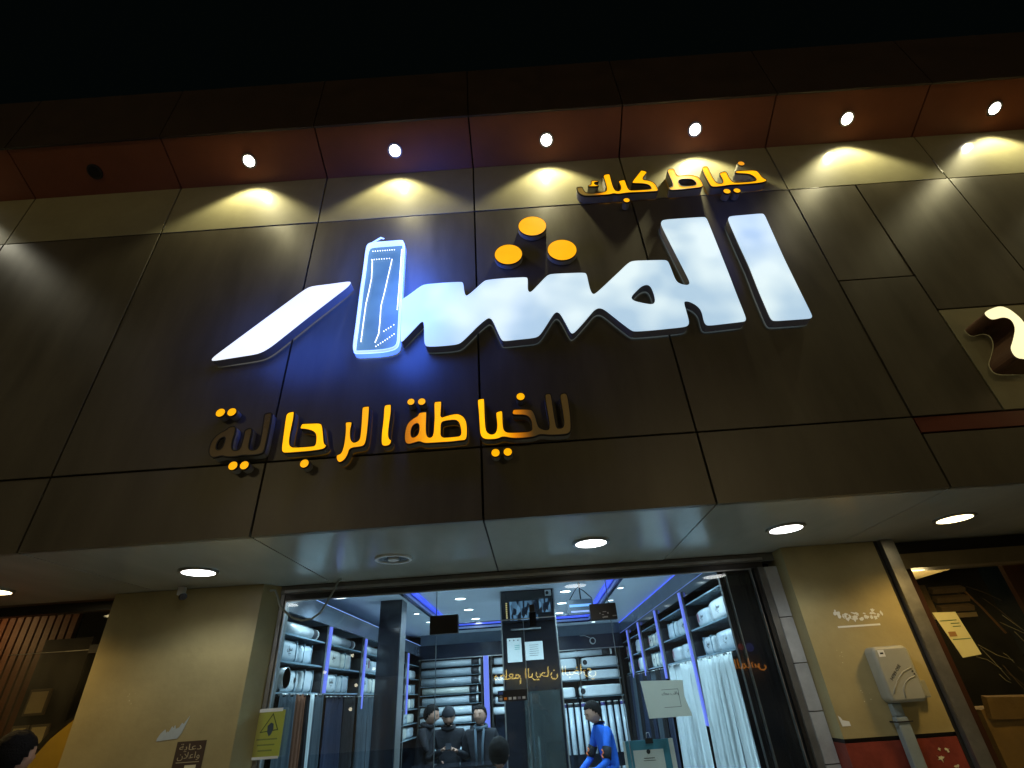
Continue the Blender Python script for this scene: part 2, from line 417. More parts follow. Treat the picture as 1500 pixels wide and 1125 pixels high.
TRACE = {
    'raa': [(-1.711,3.561),(-1.701,3.59),(-1.46,3.846),(-1.198,4.123),(-1.154,4.149),(-1.043,4.156),(-0.892,4.17),(-0.873,4.157),(-0.894,4.116),(-1.114,3.883),(-1.342,3.631),(-1.406,3.586),(-1.549,3.57),(-1.692,3.554)],
    'alef_right': [(1.89,4.545),(1.913,4.562),(2.025,4.564),(2.149,4.568),(2.165,4.554),(2.165,4.493),(2.155,4.086),(2.156,3.825),(2.158,3.583),(2.149,3.564),(2.129,3.558),(2.015,3.558),(1.902,3.558),(1.889,3.574),(1.886,3.602),(1.885,3.808),(1.891,4.046),(1.885,4.262),(1.882,4.508)],
    'body': [(-0.509,3.971),(-0.494,3.975),(-0.437,4.027),(-0.383,4.078),(-0.351,4.092),(-0.214,4.094),(-0.101,4.091),(-0.084,4.079),(-0.078,3.993),(-0.069,3.961),(-0.059,3.96),(-0.015,4.003),(0.051,4.077),(0.076,4.092),(0.206,4.097),(0.285,4.094),(0.359,4.092),(0.365,4.067),(0.356,3.975),(0.365,3.95),(0.381,3.957),(0.427,4.011),(0.479,4.072),(0.509,4.101),(0.556,4.105),(0.659,4.101),(0.761,4.096),(0.775,4.078),(0.776,4.003),(0.779,3.929),(0.789,3.894),(0.806,3.896),(0.869,3.955),(0.934,4.019),(1.001,4.084),(1.069,4.153),(1.111,4.177),(1.221,4.17),(1.335,4.163),(1.356,4.149),(1.361,4.098),(1.367,3.968),(1.383,3.935),(1.42,3.917),(1.443,3.917),(1.457,3.941),(1.44,4.077),(1.412,4.289),(1.386,4.508),(1.389,4.545),(1.407,4.57),(1.457,4.575),(1.579,4.575),(1.717,4.574),(1.734,4.561),(1.737,4.516),(1.738,4.263),(1.739,3.996),(1.737,3.797),(1.738,3.61),(1.732,3.582),(1.718,3.572),(1.607,3.566),(1.491,3.559),(1.467,3.567),(1.462,3.601),(1.47,3.68),(1.455,3.728),(1.419,3.765),(1.39,3.776),(1.376,3.765),(1.374,3.689),(1.372,3.609),(1.362,3.576),(1.334,3.562),(1.14,3.554),(1.008,3.553),(0.985,3.568),(0.942,3.623),(0.898,3.681),(0.846,3.752),(0.814,3.77),(0.785,3.757),(0.765,3.736),(0.701,3.66),(0.64,3.592),(0.616,3.572),(0.6,3.579),(0.585,3.635),(0.553,3.739),(0.538,3.757),(0.524,3.757),(0.505,3.737),(0.437,3.626),(0.402,3.575),(0.371,3.559),(0.268,3.555),(0.173,3.55),(0.157,3.559),(0.145,3.587),(0.103,3.729),(0.086,3.749),(0.068,3.746),(0.005,3.685),(-0.036,3.636),(-0.082,3.584),(-0.112,3.556),(-0.149,3.548),(-0.245,3.545),(-0.319,3.549),(-0.335,3.56),(-0.344,3.593),(-0.347,3.677),(-0.351,3.745),(-0.359,3.758),(-0.371,3.752),(-0.435,3.666),(-0.498,3.583)],
    'alefbox': [(-0.512,3.571),(-0.577,3.549),(-0.651,3.546),(-0.725,3.548),(-0.785,3.551),(-0.798,3.568),(-0.802,3.624),(-0.801,3.776),(-0.802,3.936),(-0.803,4.105),(-0.801,4.248),(-0.802,4.386),(-0.803,4.481),(-0.794,4.544),(-0.736,4.548),(-0.667,4.548),(-0.598,4.549),(-0.538,4.55),(-0.528,4.533),(-0.525,4.466),(-0.524,4.324),(-0.522,4.187),(-0.522,4.089),(-0.519,3.993)],
    'body_hole': [(1.165,3.94),(1.182,3.923),(1.188,3.873),(1.188,3.819),(1.179,3.783),(1.159,3.773),(1.099,3.794),(1.057,3.813),(1.045,3.832),(1.056,3.855),(1.091,3.891),(1.13,3.928)],
    'leds1': [(-0.757,4.395),(-0.747,4.216),(-0.754,4.095),(-0.764,3.979),(-0.766,3.797),(-0.766,3.643)],
    'leds2': [(-0.612,4.392),(-0.627,4.238),(-0.643,4.074),(-0.658,3.949),(-0.654,3.806),(-0.654,3.709),(-0.674,3.63)],
    'leds3': [(-0.546,4.488),(-0.544,4.275),(-0.543,4.086),(-0.543,3.897)],
    'leds4': [(-0.761,4.491),(-0.67,4.491),(-0.584,4.492)],
    'leds5': [(-0.762,4.404),(-0.689,4.404),(-0.613,4.404)],
    'leds6': [(-0.621,3.727),(-0.577,3.76),(-0.54,3.791)],
    'leds7': [(-0.664,3.606),(-0.593,3.661),(-0.537,3.71)],
    'flap': [(-0.763,4.525),(-0.697,4.58),(-0.667,4.562),(-0.671,4.553),(-0.691,4.56),(-0.731,4.532)],
    'liya': [(-1.289,3.146),(-1.247,3.151),(-1.239,3.142),(-1.237,3.059),(-1.236,2.976),(-1.236,2.895),(-1.253,2.877),(-1.315,2.873),(-1.358,2.879),(-1.403,2.871),(-1.456,2.875),(-1.479,2.885),(-1.523,2.873),(-1.547,2.885),(-1.565,2.914),(-1.57,2.955),(-1.561,3.001),(-1.532,3.034),(-1.494,3.055),(-1.482,3.072),(-1.451,3.076),(-1.44,3.066),(-1.434,3.026),(-1.439,2.98),(-1.433,2.933),(-1.418,2.915),(-1.392,2.916),(-1.383,2.935),(-1.382,2.999),(-1.385,3.034),(-1.379,3.046),(-1.354,3.056),(-1.339,3.049),(-1.336,3.019),(-1.336,2.949),(-1.33,2.919),(-1.312,2.908),(-1.287,2.913),(-1.276,2.938),(-1.279,3.014),(-1.288,3.124)],
    'liya_hole0': [(-1.489,3.001),(-1.487,2.972),(-1.492,2.937),(-1.51,2.925),(-1.523,2.934),(-1.527,2.963),(-1.519,2.992),(-1.5,3.004)],
    'ja': [(-1.157,3.141),(-1.11,3.15),(-1.105,3.143),(-1.101,3.097),(-1.102,3.042),(-1.103,3.001),(-1.1,2.942),(-1.088,2.915),(-1.061,2.909),(-0.966,2.909),(-0.949,2.913),(-0.953,2.965),(-0.963,2.99),(-0.986,3.006),(-1.026,3.018),(-1.055,3.021),(-1.058,3.036),(-1.051,3.059),(-1.038,3.061),(-0.989,3.059),(-0.94,3.057),(-0.922,3.04),(-0.909,2.985),(-0.894,2.914),(-0.877,2.91),(-0.883,2.891),(-0.899,2.878),(-0.976,2.872),(-1.054,2.871),(-1.117,2.871),(-1.134,2.879),(-1.144,2.899),(-1.148,2.957),(-1.152,3.022),(-1.156,3.089)],
    'lar': [(-0.704,3.142),(-0.691,3.147),(-0.658,3.149),(-0.654,3.142),(-0.651,3.061),(-0.65,3.001),(-0.651,2.942),(-0.654,2.902),(-0.665,2.883),(-0.691,2.877),(-0.743,2.875),(-0.747,2.841),(-0.761,2.808),(-0.784,2.79),(-0.803,2.792),(-0.817,2.813),(-0.82,2.838),(-0.812,2.845),(-0.794,2.85),(-0.786,2.889),(-0.784,2.941),(-0.787,3.011),(-0.795,3.048),(-0.773,3.052),(-0.749,3.049),(-0.747,3.032),(-0.75,3.008),(-0.751,2.985),(-0.745,2.938),(-0.731,2.916),(-0.716,2.915),(-0.699,2.928),(-0.696,2.951),(-0.697,3.016),(-0.7,3.077)],
    'alef': [(-0.572,3.144),(-0.555,3.15),(-0.527,3.151),(-0.523,3.14),(-0.521,3.087),(-0.524,3.039),(-0.527,2.991),(-0.526,2.938),(-0.517,2.917),(-0.505,2.913),(-0.507,2.89),(-0.519,2.874),(-0.545,2.87),(-0.562,2.877),(-0.571,2.898),(-0.573,2.965),(-0.571,3.012),(-0.57,3.067)],
    'tah': [(-0.273,3.145),(-0.254,3.148),(-0.224,3.148),(-0.221,3.141),(-0.224,3.069),(-0.225,3.036),(-0.198,3.046),(-0.155,3.055),(-0.129,3.055),(-0.123,3.054),(-0.091,3.034),(-0.073,2.997),(-0.069,2.943),(-0.073,2.874),(-0.118,2.872),(-0.17,2.869),(-0.222,2.87),(-0.274,2.87),(-0.321,2.871),(-0.348,2.887),(-0.373,2.88),(-0.409,2.871),(-0.431,2.884),(-0.439,2.92),(-0.436,2.978),(-0.422,3.019),(-0.391,3.046),(-0.365,3.059),(-0.361,3.08),(-0.312,3.084),(-0.309,3.076),(-0.309,3.028),(-0.309,2.974),(-0.305,2.927),(-0.291,2.911),(-0.276,2.918),(-0.271,2.947),(-0.27,3.0),(-0.268,3.03),(-0.271,3.092)],
    'tah_hole0': [(-0.358,3.007),(-0.354,2.96),(-0.363,2.931),(-0.386,2.918),(-0.396,2.934),(-0.396,2.969),(-0.384,2.998)],
    'tah_hole1': [(-0.222,3.0),(-0.198,3.007),(-0.155,3.009),(-0.134,3.005),(-0.121,2.986),(-0.113,2.947),(-0.112,2.909),(-0.144,2.907),(-0.176,2.906),(-0.222,2.907),(-0.222,2.955)],
    'lilkhaya': [(-0.014,3.139),(0.003,3.144),(0.03,3.147),(0.035,3.139),(0.035,3.067),(0.035,3.018),(0.036,2.976),(0.039,2.929),(0.054,2.909),(0.075,2.904),(0.091,2.919),(0.097,2.954),(0.096,2.989),(0.093,3.032),(0.097,3.047),(0.129,3.056),(0.14,3.046),(0.138,2.998),(0.138,2.939),(0.146,2.918),(0.164,2.909),(0.222,2.906),(0.297,2.906),(0.297,2.938),(0.297,2.968),(0.286,2.995),(0.266,3.009),(0.229,3.013),(0.197,3.016),(0.189,3.027),(0.194,3.051),(0.205,3.058),(0.296,3.052),(0.316,3.041),(0.329,3.001),(0.337,2.941),(0.348,2.919),(0.394,2.904),(0.398,2.942),(0.398,2.977),(0.394,3.038),(0.391,3.1),(0.392,3.138),(0.401,3.147),(0.429,3.149),(0.435,3.128),(0.437,3.047),(0.439,2.986),(0.443,2.921),(0.452,2.912),(0.476,2.915),(0.484,2.941),(0.484,2.983),(0.484,3.031),(0.479,3.112),(0.485,3.14),(0.521,3.146),(0.532,3.12),(0.532,3.052),(0.533,2.997),(0.526,2.896),(0.51,2.872),(0.484,2.866),(0.401,2.867),(0.342,2.879),(0.312,2.864),(0.244,2.861),(0.182,2.864),(0.129,2.881),(0.1,2.866),(0.037,2.867),(0.009,2.879),(-0.004,2.909),(-0.006,2.98),(-0.008,3.058)],
    'kabk': [(1.048,5.147),(1.108,5.157),(1.11,5.131),(1.109,5.057),(1.11,4.993),(1.119,4.943),(1.14,4.932),(1.161,4.952),(1.166,4.996),(1.157,5.047),(1.162,5.058),(1.205,5.069),(1.218,5.061),(1.219,4.99),(1.227,4.937),(1.254,4.931),(1.323,4.929),(1.391,4.929),(1.399,4.939),(1.39,4.98),(1.348,5.001),(1.27,5.012),(1.26,5.022),(1.273,5.048),(1.317,5.108),(1.357,5.164),(1.368,5.174),(1.41,5.149),(1.407,5.133),(1.347,5.053),(1.402,5.038),(1.436,5.007),(1.449,4.96),(1.453,4.897),(1.402,4.897),(1.351,4.897),(1.204,4.903),(1.151,4.895),(1.123,4.896),(1.099,4.907),(1.066,4.896),(0.98,4.896),(0.884,4.898),(0.846,4.916),(0.823,4.953),(0.818,4.999),(0.825,5.016),(0.869,5.018),(0.874,4.975),(0.889,4.937),(0.957,4.928),(1.032,4.935),(1.05,4.955),(1.054,5.0),(1.051,5.073)],
    'hamza': [(0.943,5.076),(0.962,5.085),(1.002,5.078),(1.008,5.057),(0.982,5.06),(0.97,5.056),(0.972,5.031),(1.0,5.024),(0.997,5.004),(0.911,5.011),(0.913,5.029),(0.94,5.032)],
    'ta': [(1.568,5.159),(1.622,5.167),(1.634,5.151),(1.632,5.067),(1.689,5.075),(1.757,5.069),(1.796,5.04),(1.809,4.979),(1.808,4.907),(1.704,4.902),(1.589,4.896),(1.536,4.901),(1.537,4.932),(1.562,4.939),(1.573,4.951),(1.576,5.014),(1.57,5.079)],
    'ta_hole0': [(1.626,5.019),(1.694,5.024),(1.733,5.016),(1.755,4.989),(1.756,4.939),(1.7,4.932),(1.627,4.936)],
    'khaya': [(1.847,5.156),(1.899,5.164),(1.903,5.144),(1.904,5.083),(1.904,5.032),(1.913,4.958),(1.931,4.94),(1.96,4.939),(1.971,4.97),(1.966,5.043),(1.969,5.066),(2.011,5.082),(2.031,5.078),(2.031,5.008),(2.041,4.945),(2.078,4.935),(2.187,4.936),(2.23,4.945),(2.226,4.986),(2.198,5.026),(2.144,5.038),(2.092,5.048),(2.098,5.08),(2.179,5.077),(2.259,5.073),(2.279,5.045),(2.287,4.97),(2.313,4.945),(2.303,4.923),(2.247,4.907),(2.104,4.905),(2.008,4.91),(1.96,4.901),(1.874,4.898),(1.857,4.919),(1.851,4.983),(1.846,5.062)],
    'digit': [(3.104,3.436),(3.145,3.461),(3.23,3.486),(3.27,3.461),(3.289,3.419),(3.302,3.367),(3.293,3.279),(3.252,3.196),(3.211,3.116),(3.315,3.107),(3.297,3.078),(3.106,3.094),(3.108,3.167),(3.152,3.216),(3.207,3.286),(3.231,3.328),(3.239,3.378),(3.206,3.398),(3.145,3.383),(3.117,3.389)],
    'dots_big': [(0.439,4.631,0.108),(0.242,4.348,0.103),(0.634,4.355,0.108)],
    'dots_mid': [(-1.559,3.173,0.031),(-1.49,3.172,0.03),(-1.4,2.819,0.029),(-1.335,2.817,0.028),(-0.993,2.802,0.028),(-0.409,3.156,0.025),(-0.344,3.152,0.026),(0.249,3.139,0.028),(0.084,2.786,0.027),(0.153,2.786,0.027)],
    'dots_top': [(1.184,4.819,0.027),(2.175,5.167,0.029),(1.967,4.841,0.03),(2.045,4.841,0.029)],
}

# ================================================================== setting
ground = box('pavement', -14, 14, -3.6, 1.05, -0.16, 0.0, mat('concrete_paving', (0.34, 0.32, 0.29), 0.8, var=0.2, bump=0.3), kind='structure')
road = box('road', -60, 60, -60, -3.6, -0.34, -0.28, mat('asphalt', (0.05, 0.05, 0.05), 0.85, var=0.2, bump=0.4), kind='structure')
shop_floor = box('floor', -14, 14, 1.05, 9.0, -0.16, 0.004, mat('pale_floor_tile', (0.68, 0.70, 0.72), 0.2), kind='structure')

# ------------------------------------------------------------------ building and its cladding
bld = thing('shop_building', 'shop front clad in dark brown panels under a terracotta soffit', 'building', (0, 0, 0))
box('wall', -9, 9, 0.035, 1.0, 2.46, 6.2, M['joint'], bld)
J = 0.0065
def panel(x0, x1, z0, z1, m):
    jy = random.uniform(-0.0015, 0.0015)
    o = box('panel', x0 + J, x1 - J, 0.0 + jy, 0.03 + jy, z0 + J, z1 - J, m, bld)
    o.rotation_euler = (random.uniform(-0.0022, 0.0022), 0, random.uniform(-0.0022, 0.0022))
cols = [-6.25, -5.0, -3.75, -2.5, -1.25, 0.0, 1.25, 2.5]
ZT = 4.907; ZM = 2.857; ZB = 2.43; ZJ = 5.47
for a, b in zip(cols, cols[1:]):
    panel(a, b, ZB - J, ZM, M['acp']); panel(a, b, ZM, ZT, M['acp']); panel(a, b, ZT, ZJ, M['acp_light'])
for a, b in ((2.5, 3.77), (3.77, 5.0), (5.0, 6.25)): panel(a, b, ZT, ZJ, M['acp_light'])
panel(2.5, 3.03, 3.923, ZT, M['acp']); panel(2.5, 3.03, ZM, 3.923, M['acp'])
panel(3.03, 3.77, 3.615, ZT, M['acp']); panel(3.03, 3.77, ZM, 3.615, M['acp_light'])  # lower panel: the neighbour sign's light put into a paler panel colour
panel(3.77, 5.0, 3.615, ZT, M['acp']); panel(3.77, 5.0, ZM, 3.615, M['acp_light'])  # lower panel: same lit tone carried in the colour
panel(5.0, 6.25, ZM, ZT, M['acp'])
for a, b in ((2.5, 3.75), (3.75, 5.0), (5.0, 6.25)):
    panel(a, b, 2.752, ZM, M['acp_red']); panel(a, b, ZB - J, 2.752, M['acp'])

for (x, z, dx, dz) in ((-2.497, 4.985, 0.003, 0.05), (3.765, 5.06, 0.004, 0.16), (3.52, 4.909, 0.10, 0.003), (2.60, 4.905, 0.14, 0.003), (0.03, 4.911, 0.05, 0.002)):
    box('joint_tape', x - dx, x + dx, -0.003, 0.004, z - dz / 2, z + dz / 2, M['alu'], bld)
# lower soffit panels (over the shop doors)
for a, b in zip([-6.25, -5, -3.75, -2.5, -1.25, 0, 1.25, 2.5, 3.75, 5.0], [-5, -3.75, -2.5, -1.25, 0, 1.25, 2.5, 3.75, 5.0, 6.25]):
    o = box('soffit_panel', a + 0.005, b - 0.005, 0.034, 1.30, ZB, ZB + 0.02, M['soffit'], bld)
    o.rotation_euler = (0, random.uniform(-0.002, 0.002), 0)
box('soffit_backing', -9, 9, 0.05, 1.6, ZB + 0.022, ZB + 0.04, M['joint'], bld)

# upper sloped soffit, terracotta, carrying the spotlights
def slope_panel(x0, x1):
    bm = bmesh.new()
    P = [(x0, -0.356, 5.62), (x1, -0.356, 5.62), (x1, 0.03, 5.457), (x0, 0.03, 5.457)]
    A = [bm.verts.new(p) for p in P]; B = [bm.verts.new((p[0], p[1], p[2] + 0.02)) for p in P]
    bm.faces.new(A); bm.faces.new(B[::-1])
    for i in range(4): bm.faces.new((A[i], A[(i + 1) % 4], B[(i + 1) % 4], B[i]))
    bmesh.ops.recalc_face_normals(bm, faces=bm.faces)
    me = bpy.data.meshes.new('upper_soffit_panel'); bm.to_mesh(me); bm.free()
    new_obj('upper_soffit_panel', me, M['soffit_red'], bld)
xs = [-6.25 + 1.25 * i for i in range(11)]
for a, b in zip(xs, xs[1:]): slope_panel(a + 0.006, b - 0.006)
for a, b in zip(xs, xs[1:]):
    box('parapet_panel', a + 0.004, b - 0.004, -0.375, -0.357, 5.612, 6.30, M['cornice'], bld)
box('parapet_backing', -9, 9, -0.352, 0.8, 5.66, 6.29, M['joint'], bld)

# spotlights under the parapet
SL = [(-5.64, 1), (-4.39, 1), (-3.144, 0), (-1.853, 1), (-0.635, 1), (0.629, 1), (1.869, 1), (3.137, 1), (4.366, 1), (5.6, 1)]
names = {-5.64: 'warm round spotlight under the parapet, outermost to the left of the sign', -4.39: 'warm round spotlight under the parapet at the far left, beyond the dead one',
         -3.144: 'dead unlit spotlight, the dark hole in the terracotta soffit at upper left', -1.853: 'lit spotlight above the open LED letter, leftmost one in the photo',
         -0.635: 'lit spotlight up left of the three amber dots, second from the left', 0.629: 'lit spotlight under the parapet above the kaf end of the small top sign',
         1.869: 'lit spotlight right above the small amber top sign', 3.137: 'lit spotlight right of the small amber top sign, second from the right edge', 4.366: 'lit spotlight at the upper right corner', 5.6: 'lit spotlight past the upper right corner'}
slope = math.atan2(0.163, 0.386)
for x, on in SL:
    z = 5.62 - (0.356 - 0.165) * 0.163 / 0.386
    t = thing('spotlight', names[x], 'spotlight', (x, -0.165, z - 0.004), 'spotlights under the parapet')
    o = disc('rim', (x, -0.165, z - 0.006), 0.060, M['dark_metal'] if not on else M['alu'], t, 32, 0.010, 'Z', 0.045); o.rotation_euler = (-slope, 0, 0)
    o = disc('lens', (x, -0.165, z - 0.004), 0.046, M['lamp_spot'] if on else M['joint'], t, 32, 0.006); o.rotation_euler = (-slope, 0, 0)
    if on:
        l = bpy.data.lights.new('spot_beam', 'SPOT'); l.energy = {1.869: 40, -0.635: 34, -4.39: 22}.get(x, 36); l.color = (1.0, 0.90, 0.50) if x > -4 else (1.0, 0.95, 0.72)
        l.spot_size = math.radians(114); l.spot_blend = 0.40; l.shadow_soft_size = 0.03
        lo = bpy.data.objects.new('spot_beam', l); C.objects.link(lo); lo.parent = t; lo.location = (0, 0.0, -0.035)

# ------------------------------------------------------------------ pillars between the shops
def prism(name, poly, z0, z1, m, parent=None):
    off = wl(parent)
    bm = bmesh.new()
    A = [bm.verts.new(Vector((p[0], p[1], z0)) - off) for p in poly]; B = [bm.verts.new(Vector((p[0], p[1], z1)) - off) for p in poly]
    bm.faces.new(A); bm.faces.new(B)
    for i in range(len(poly)): bm.faces.new((A[i], A[(i + 1) % len(poly)], B[(i + 1) % len(poly)], B[i]))
    bmesh.ops.recalc_face_normals(bm, faces=bm.faces)
    me = bpy.data.meshes.new(name); bm.to_mesh(me); bm.free()
    return new_obj(name, me, m, parent)
lp = thing('pillar', 'beige painted pillar left of the tailor shop, with a torn sticker', 'pillar', (-2.2, 1.3, 0))
LP = [(-2.79, 1.16), (-1.705, 1.16), (-1.635, 1.30), (-1.635, 1.395), (-2.79, 1.395)]
prism('shaft', LP, 1.18, ZB - 0.003, M['beige'], lp)
prism('plinth', [(-2.785, 1.165), (-1.71, 1.165), (-1.64, 1.30), (-1.64, 1.39), (-2.785, 1.39)], 0.0, 1.18, M['red_base'], lp)
rp = thing('pillar', 'beige painted pillar right of the shop with red base and meter box', 'pillar', (2.4, 1.3, 0))
prism('shaft', [(2.745, 1.16), (2.068, 1.16), (2.068, 1.33), (2.068, 1.43), (2.745, 1.43)], 1.285, ZB - 0.003, M['beige'], rp)
prism('shadow_joint', [(2.74, 1.172), (2.075, 1.172), (2.075, 1.8), (2.74, 1.8)], 1.262, 1.285, M['joint'], rp)
prism('plinth', [(2.745, 1.163), (2.068, 1.163), (2.068, 1.8), (2.745, 1.8)], 0, 1.262, M['red_base'], rp)
for i, (z0, z1) in enumerate([(0.0, 0.28), (0.286, 0.58), (0.586, 0.88), (0.886, 1.15), (1.156, 1.425), (1.431, 1.70), (1.706, 1.985), (1.991, 2.33)]):
    box('jamb_tile', 1.975, 2.064, 1.298, 1.40, z0, z1, M['tile'], rp)
# scraped paint on the red plinth
for (x, z, s, pl) in [(2.60, 1.165, 0.026, 'largest pale scrape in the middle of the red base'), (2.655, 1.20, 0.013, 'small scrape at the upper right of the red base'), (2.61, 1.205, 0.009, 'tiny scrape above the largest one on the red base'), (2.67, 1.12, 0.014, 'scrape low at the right corner of the red base'), (2.47, 1.235, 0.008, 'tiny scrape beside the pipe on the red base')]:
    pts = [(x + s * random.uniform(0.25, 1.3) * math.cos(a), z + s * 0.9 * random.uniform(0.2, 1.2) * math.sin(a)) for a in [k * PI / 9 for k in range(18)]]
    tag(poly_plate('paint_scrape', pts, 1.160, M['paper_old'], None, 0.002), pl, 'scrape mark', 'scrape marks on the red plinth')

# ------------------------------------------------------------------ main glass shopfront
GY = 1.34
sf = thing('shopfront', 'frameless glass shopfront of the tailor shop with a double door and grey header', 'shopfront', (0.2, GY, 0))
box('header', -1.635, 2.068, 1.302, 1.42, 2.372, ZB - 0.004, M['grey_metal'], sf)
box('header_rail', -1.60, 1.975, 1.315, 1.40, 2.334, 2.370, M['dark_metal'], sf)
box('header_lip', -1.60, 1.975, 1.285, 1.300, 2.380, 2.398, M['alu'], sf)
box('jamb', -1.634, -1.605, 1.31, 1.42, 0, 2.371, M['grey_metal'], sf)
box('jamb_strip', -1.604, -1.592, 1.325, 1.35, 0, 2.333, M['alu'], sf)
box('jamb', 1.93, 1.974, 1.31, 1.42, 0, 2.333, M['grey_metal'], sf)
box('jamb_strip', 1.905, 1.929, 1.33, 1.36, 0, 2.333, M['dark_metal'], sf)
box('jamb_strip', 1.880, 1.886, 1.33, 1.36, 0, 2.333, M['alu'], sf)
box('glass_trim', -1.59, 1.88, 1.332, 1.350, 2.326, 2.3335, M['alu'], sf)
for (a, b, z0, z1) in [(-1.59, -0.470, 0.0, 2.325), (-0.466, 0.793, 2.098, 2.325), (0.797, 1.88, 0.0, 2.325)]:
    box('glass_pane', a, b, GY, GY + 0.010, z0, z1, M['glass'], sf)
for (a, b) in [(-0.466, 0.160), (0.166, 0.793)]:
    d = bpy.data.objects.new('door', None); C.objects.link(d); d.parent = sf; d.location = Vector((a if a < 0 else b, GY, 0)) - sf.location; d.empty_display_size = 0.1
    box('pane', a, b, GY, GY + 0.010, 0.01, 2.09, M['glass'], d)
    hx = a + 0.08 if a < 0 else b - 0.08
    tube('handle', [(0.10 if a < 0 else 0.226, GY - 0.05, 0.75), (0.10 if a < 0 else 0.226, GY - 0.05, 1.15)], 0.012, M['alu'], d)
    box('bottom_rail', a, b, GY - 0.008, GY + 0.018, 0.012, 0.09, M['alu'], d)
for (a, b, z0, z1, lab) in [(-0.512, -0.307, 2.033, 2.157, 'dark square hinge patch on the glass at the left of the door'), (0.652, 0.842, 2.053, 2.161, 'scratched dark hinge patch on the glass at the right of the door')]:
    t = thing('hinge_patch', lab, 'hinge', ((a + b) / 2, GY, z0), 'glass door hinge patches')
    box('plate', a, b, GY - 0.022, GY - 0.001, z0, z1, M['dark_metal'], t, bev=0.003)
    box('plate', a, b, GY + 0.011, GY + 0.03, z0, z1, M['dark_metal'], t, bev=0.003)
    if a > 0:
        for k in range(7):
            x = random.uniform(a + 0.02, b - 0.03); z = random.uniform(z0 + 0.01, z0 + 0.05)
            box('scratch', x, x + random.uniform(0.006, 0.03), GY - 0.0235, GY - 0.0225, z, z + random.uniform(0.003, 0.012), M['alu'], t)
t = thing('door_edge_rail', 'thin bright metal rail joining the two hinge patches over the door', 'rail', (0.17, GY, 2.10))
tube('bar', [(-0.306, GY - 0.006, 2.094), (0.651, GY - 0.006, 2.100)], 0.0035, M['alu'], t)
t = thing('door_lock', 'black electric lock hanging at the top of the glass door', 'lock', (0.233, GY, 2.04))
box('body', 0.208, 0.258, GY - 0.035, GY - 0.002, 2.036, 2.135, M['black_gloss'], t, bev=0.004)
box('bracket', 0.213, 0.252, GY - 0.028, GY - 0.002, 2.137, 2.185, M['dark_metal'], t, bev=0.002)
# vertical seams between the panes: polished glass edges
for x, z1 in ((-0.468, 2.325), (0.795, 2.325), (0.163, 2.09)):
    box('glass_edge', x - 0.0022, x + 0.0022, GY - 0.001, GY + 0.011, 0.02, z1, M['shelf'], sf)

# ------------------------------------------------------------------ soffit downlights
DL = [(-3.359, 0.80, 'warm', 'warm lit downlight in the soffit at the lower left edge of the photo'), (-1.902, 0.667, 'white', 'white lit downlight in the soffit over the left beige pillar'), (-0.644, 0.684, 'off', 'unlit downlight in the soffit, the only dark one, left of the door'),
      (0.634, 0.618, 'white', 'white lit downlight in the soffit above the glass door'), (1.871, 0.600, 'white', 'white lit downlight in the soffit left of the right beige pillar'), (2.97, 0.64, 'warm', 'warm yellow downlight in the soffit over the neighbouring shop at right')]
for x, y, kind, lab in DL:
    t = thing('downlight', lab, 'downlight', (x, y, ZB), 'downlights in the lower soffit')
    disc('rim', (x, y, ZB - 0.006), 0.118, M['white'] if kind == 'off' else M['alu'], t, 40, 0.012, 'Z', 0.098)
    if kind == 'off':
        disc('diffuser', (x, y, ZB - 0.003), 0.098, mat('dead_lamp_reflector', (0.22, 0.23, 0.24), 0.25, 0.6), t, 40, 0.004)
        disc('bulb', (x, y, ZB - 0.010), 0.035, M['white'], t, 24, 0.010)
    else:
        disc('diffuser', (x, y, ZB - 0.006), 0.098, M['lamp_warm'] if kind == 'warm' else M['lamp_white'], t, 40, 0.010)
        l = bpy.data.lights.new('lamp_beam', 'SPOT'); l.energy = {'warm': 42, 'white': 16}[kind]
        l.color = (1.0, 0.66, 0.22) if kind == 'warm' else (0.92, 0.97, 1.0)
        l.spot_size = math.radians(150); l.spot_blend = 0.5; l.shadow_soft_size = 0.09
        lo = bpy.data.objects.new('lamp_beam', l); C.objects.link(lo); lo.parent = t; lo.location = (0, 0, -0.02)

# ------------------------------------------------------------------ big white sign
YB = -0.075
raa = channel_letter('raa', 'white lit slanting stroke letter raa at the left end of the big sign', M['sign_raa'], M['sign_side_dim'], YB, trim=False, group='white letters of the big sign')
al = channel_letter('alef_right', 'white lit slanting alef bar at the right end of the big sign', M['sign_white'], M['sign_side_dim'], YB, trim=False, group='white letters of the big sign')
mainp = TRACE['body'] + TRACE['alefbox']
bd = thing('sign_letter', 'long joined white sign lettering ending in an open box with bare LED strips', 'sign letter', (0.3, -0.006, 4.1), 'white letters of the big sign')
bodyp = smooth(TRACE['body'][:-1] + [TRACE['body'][-1]], 2)
bodyp = [p for p in bodyp]
hole = offset(smooth(TRACE['body_hole'], 2), 0.007)
poly_plate('face', offset(bodyp, -0.002), YB - 0.001, M['sign_white'], bd, 0.004, [hole])
ring_wall('side', offset(bodyp, -0.001), YB + 0.002, -0.006, M['sign_side_dim'], bd)
ring_wall('inner_side', offset(hole, 0.001), YB + 0.002, -0.006, M['sign_side_dim'], bd)
apts = smooth(TRACE['alefbox'], 2)
ring_wall('tray_wall', offset(apts, 0.002), YB - 0.002, -0.006, M['alef_rim'], bd, offset(apts, -0.006))
poly_plate('tray_back', offset(apts, -0.004), -0.030, M['alef_inner'], bd, 0.012)
outer = offset(apts, 0.0055)
ring_wall('added_glow_edge', outer, YB + 0.02, -0.008, M['wall_glow_blue'], bd)  # added glowing ring that throws blue light onto the wall around the box
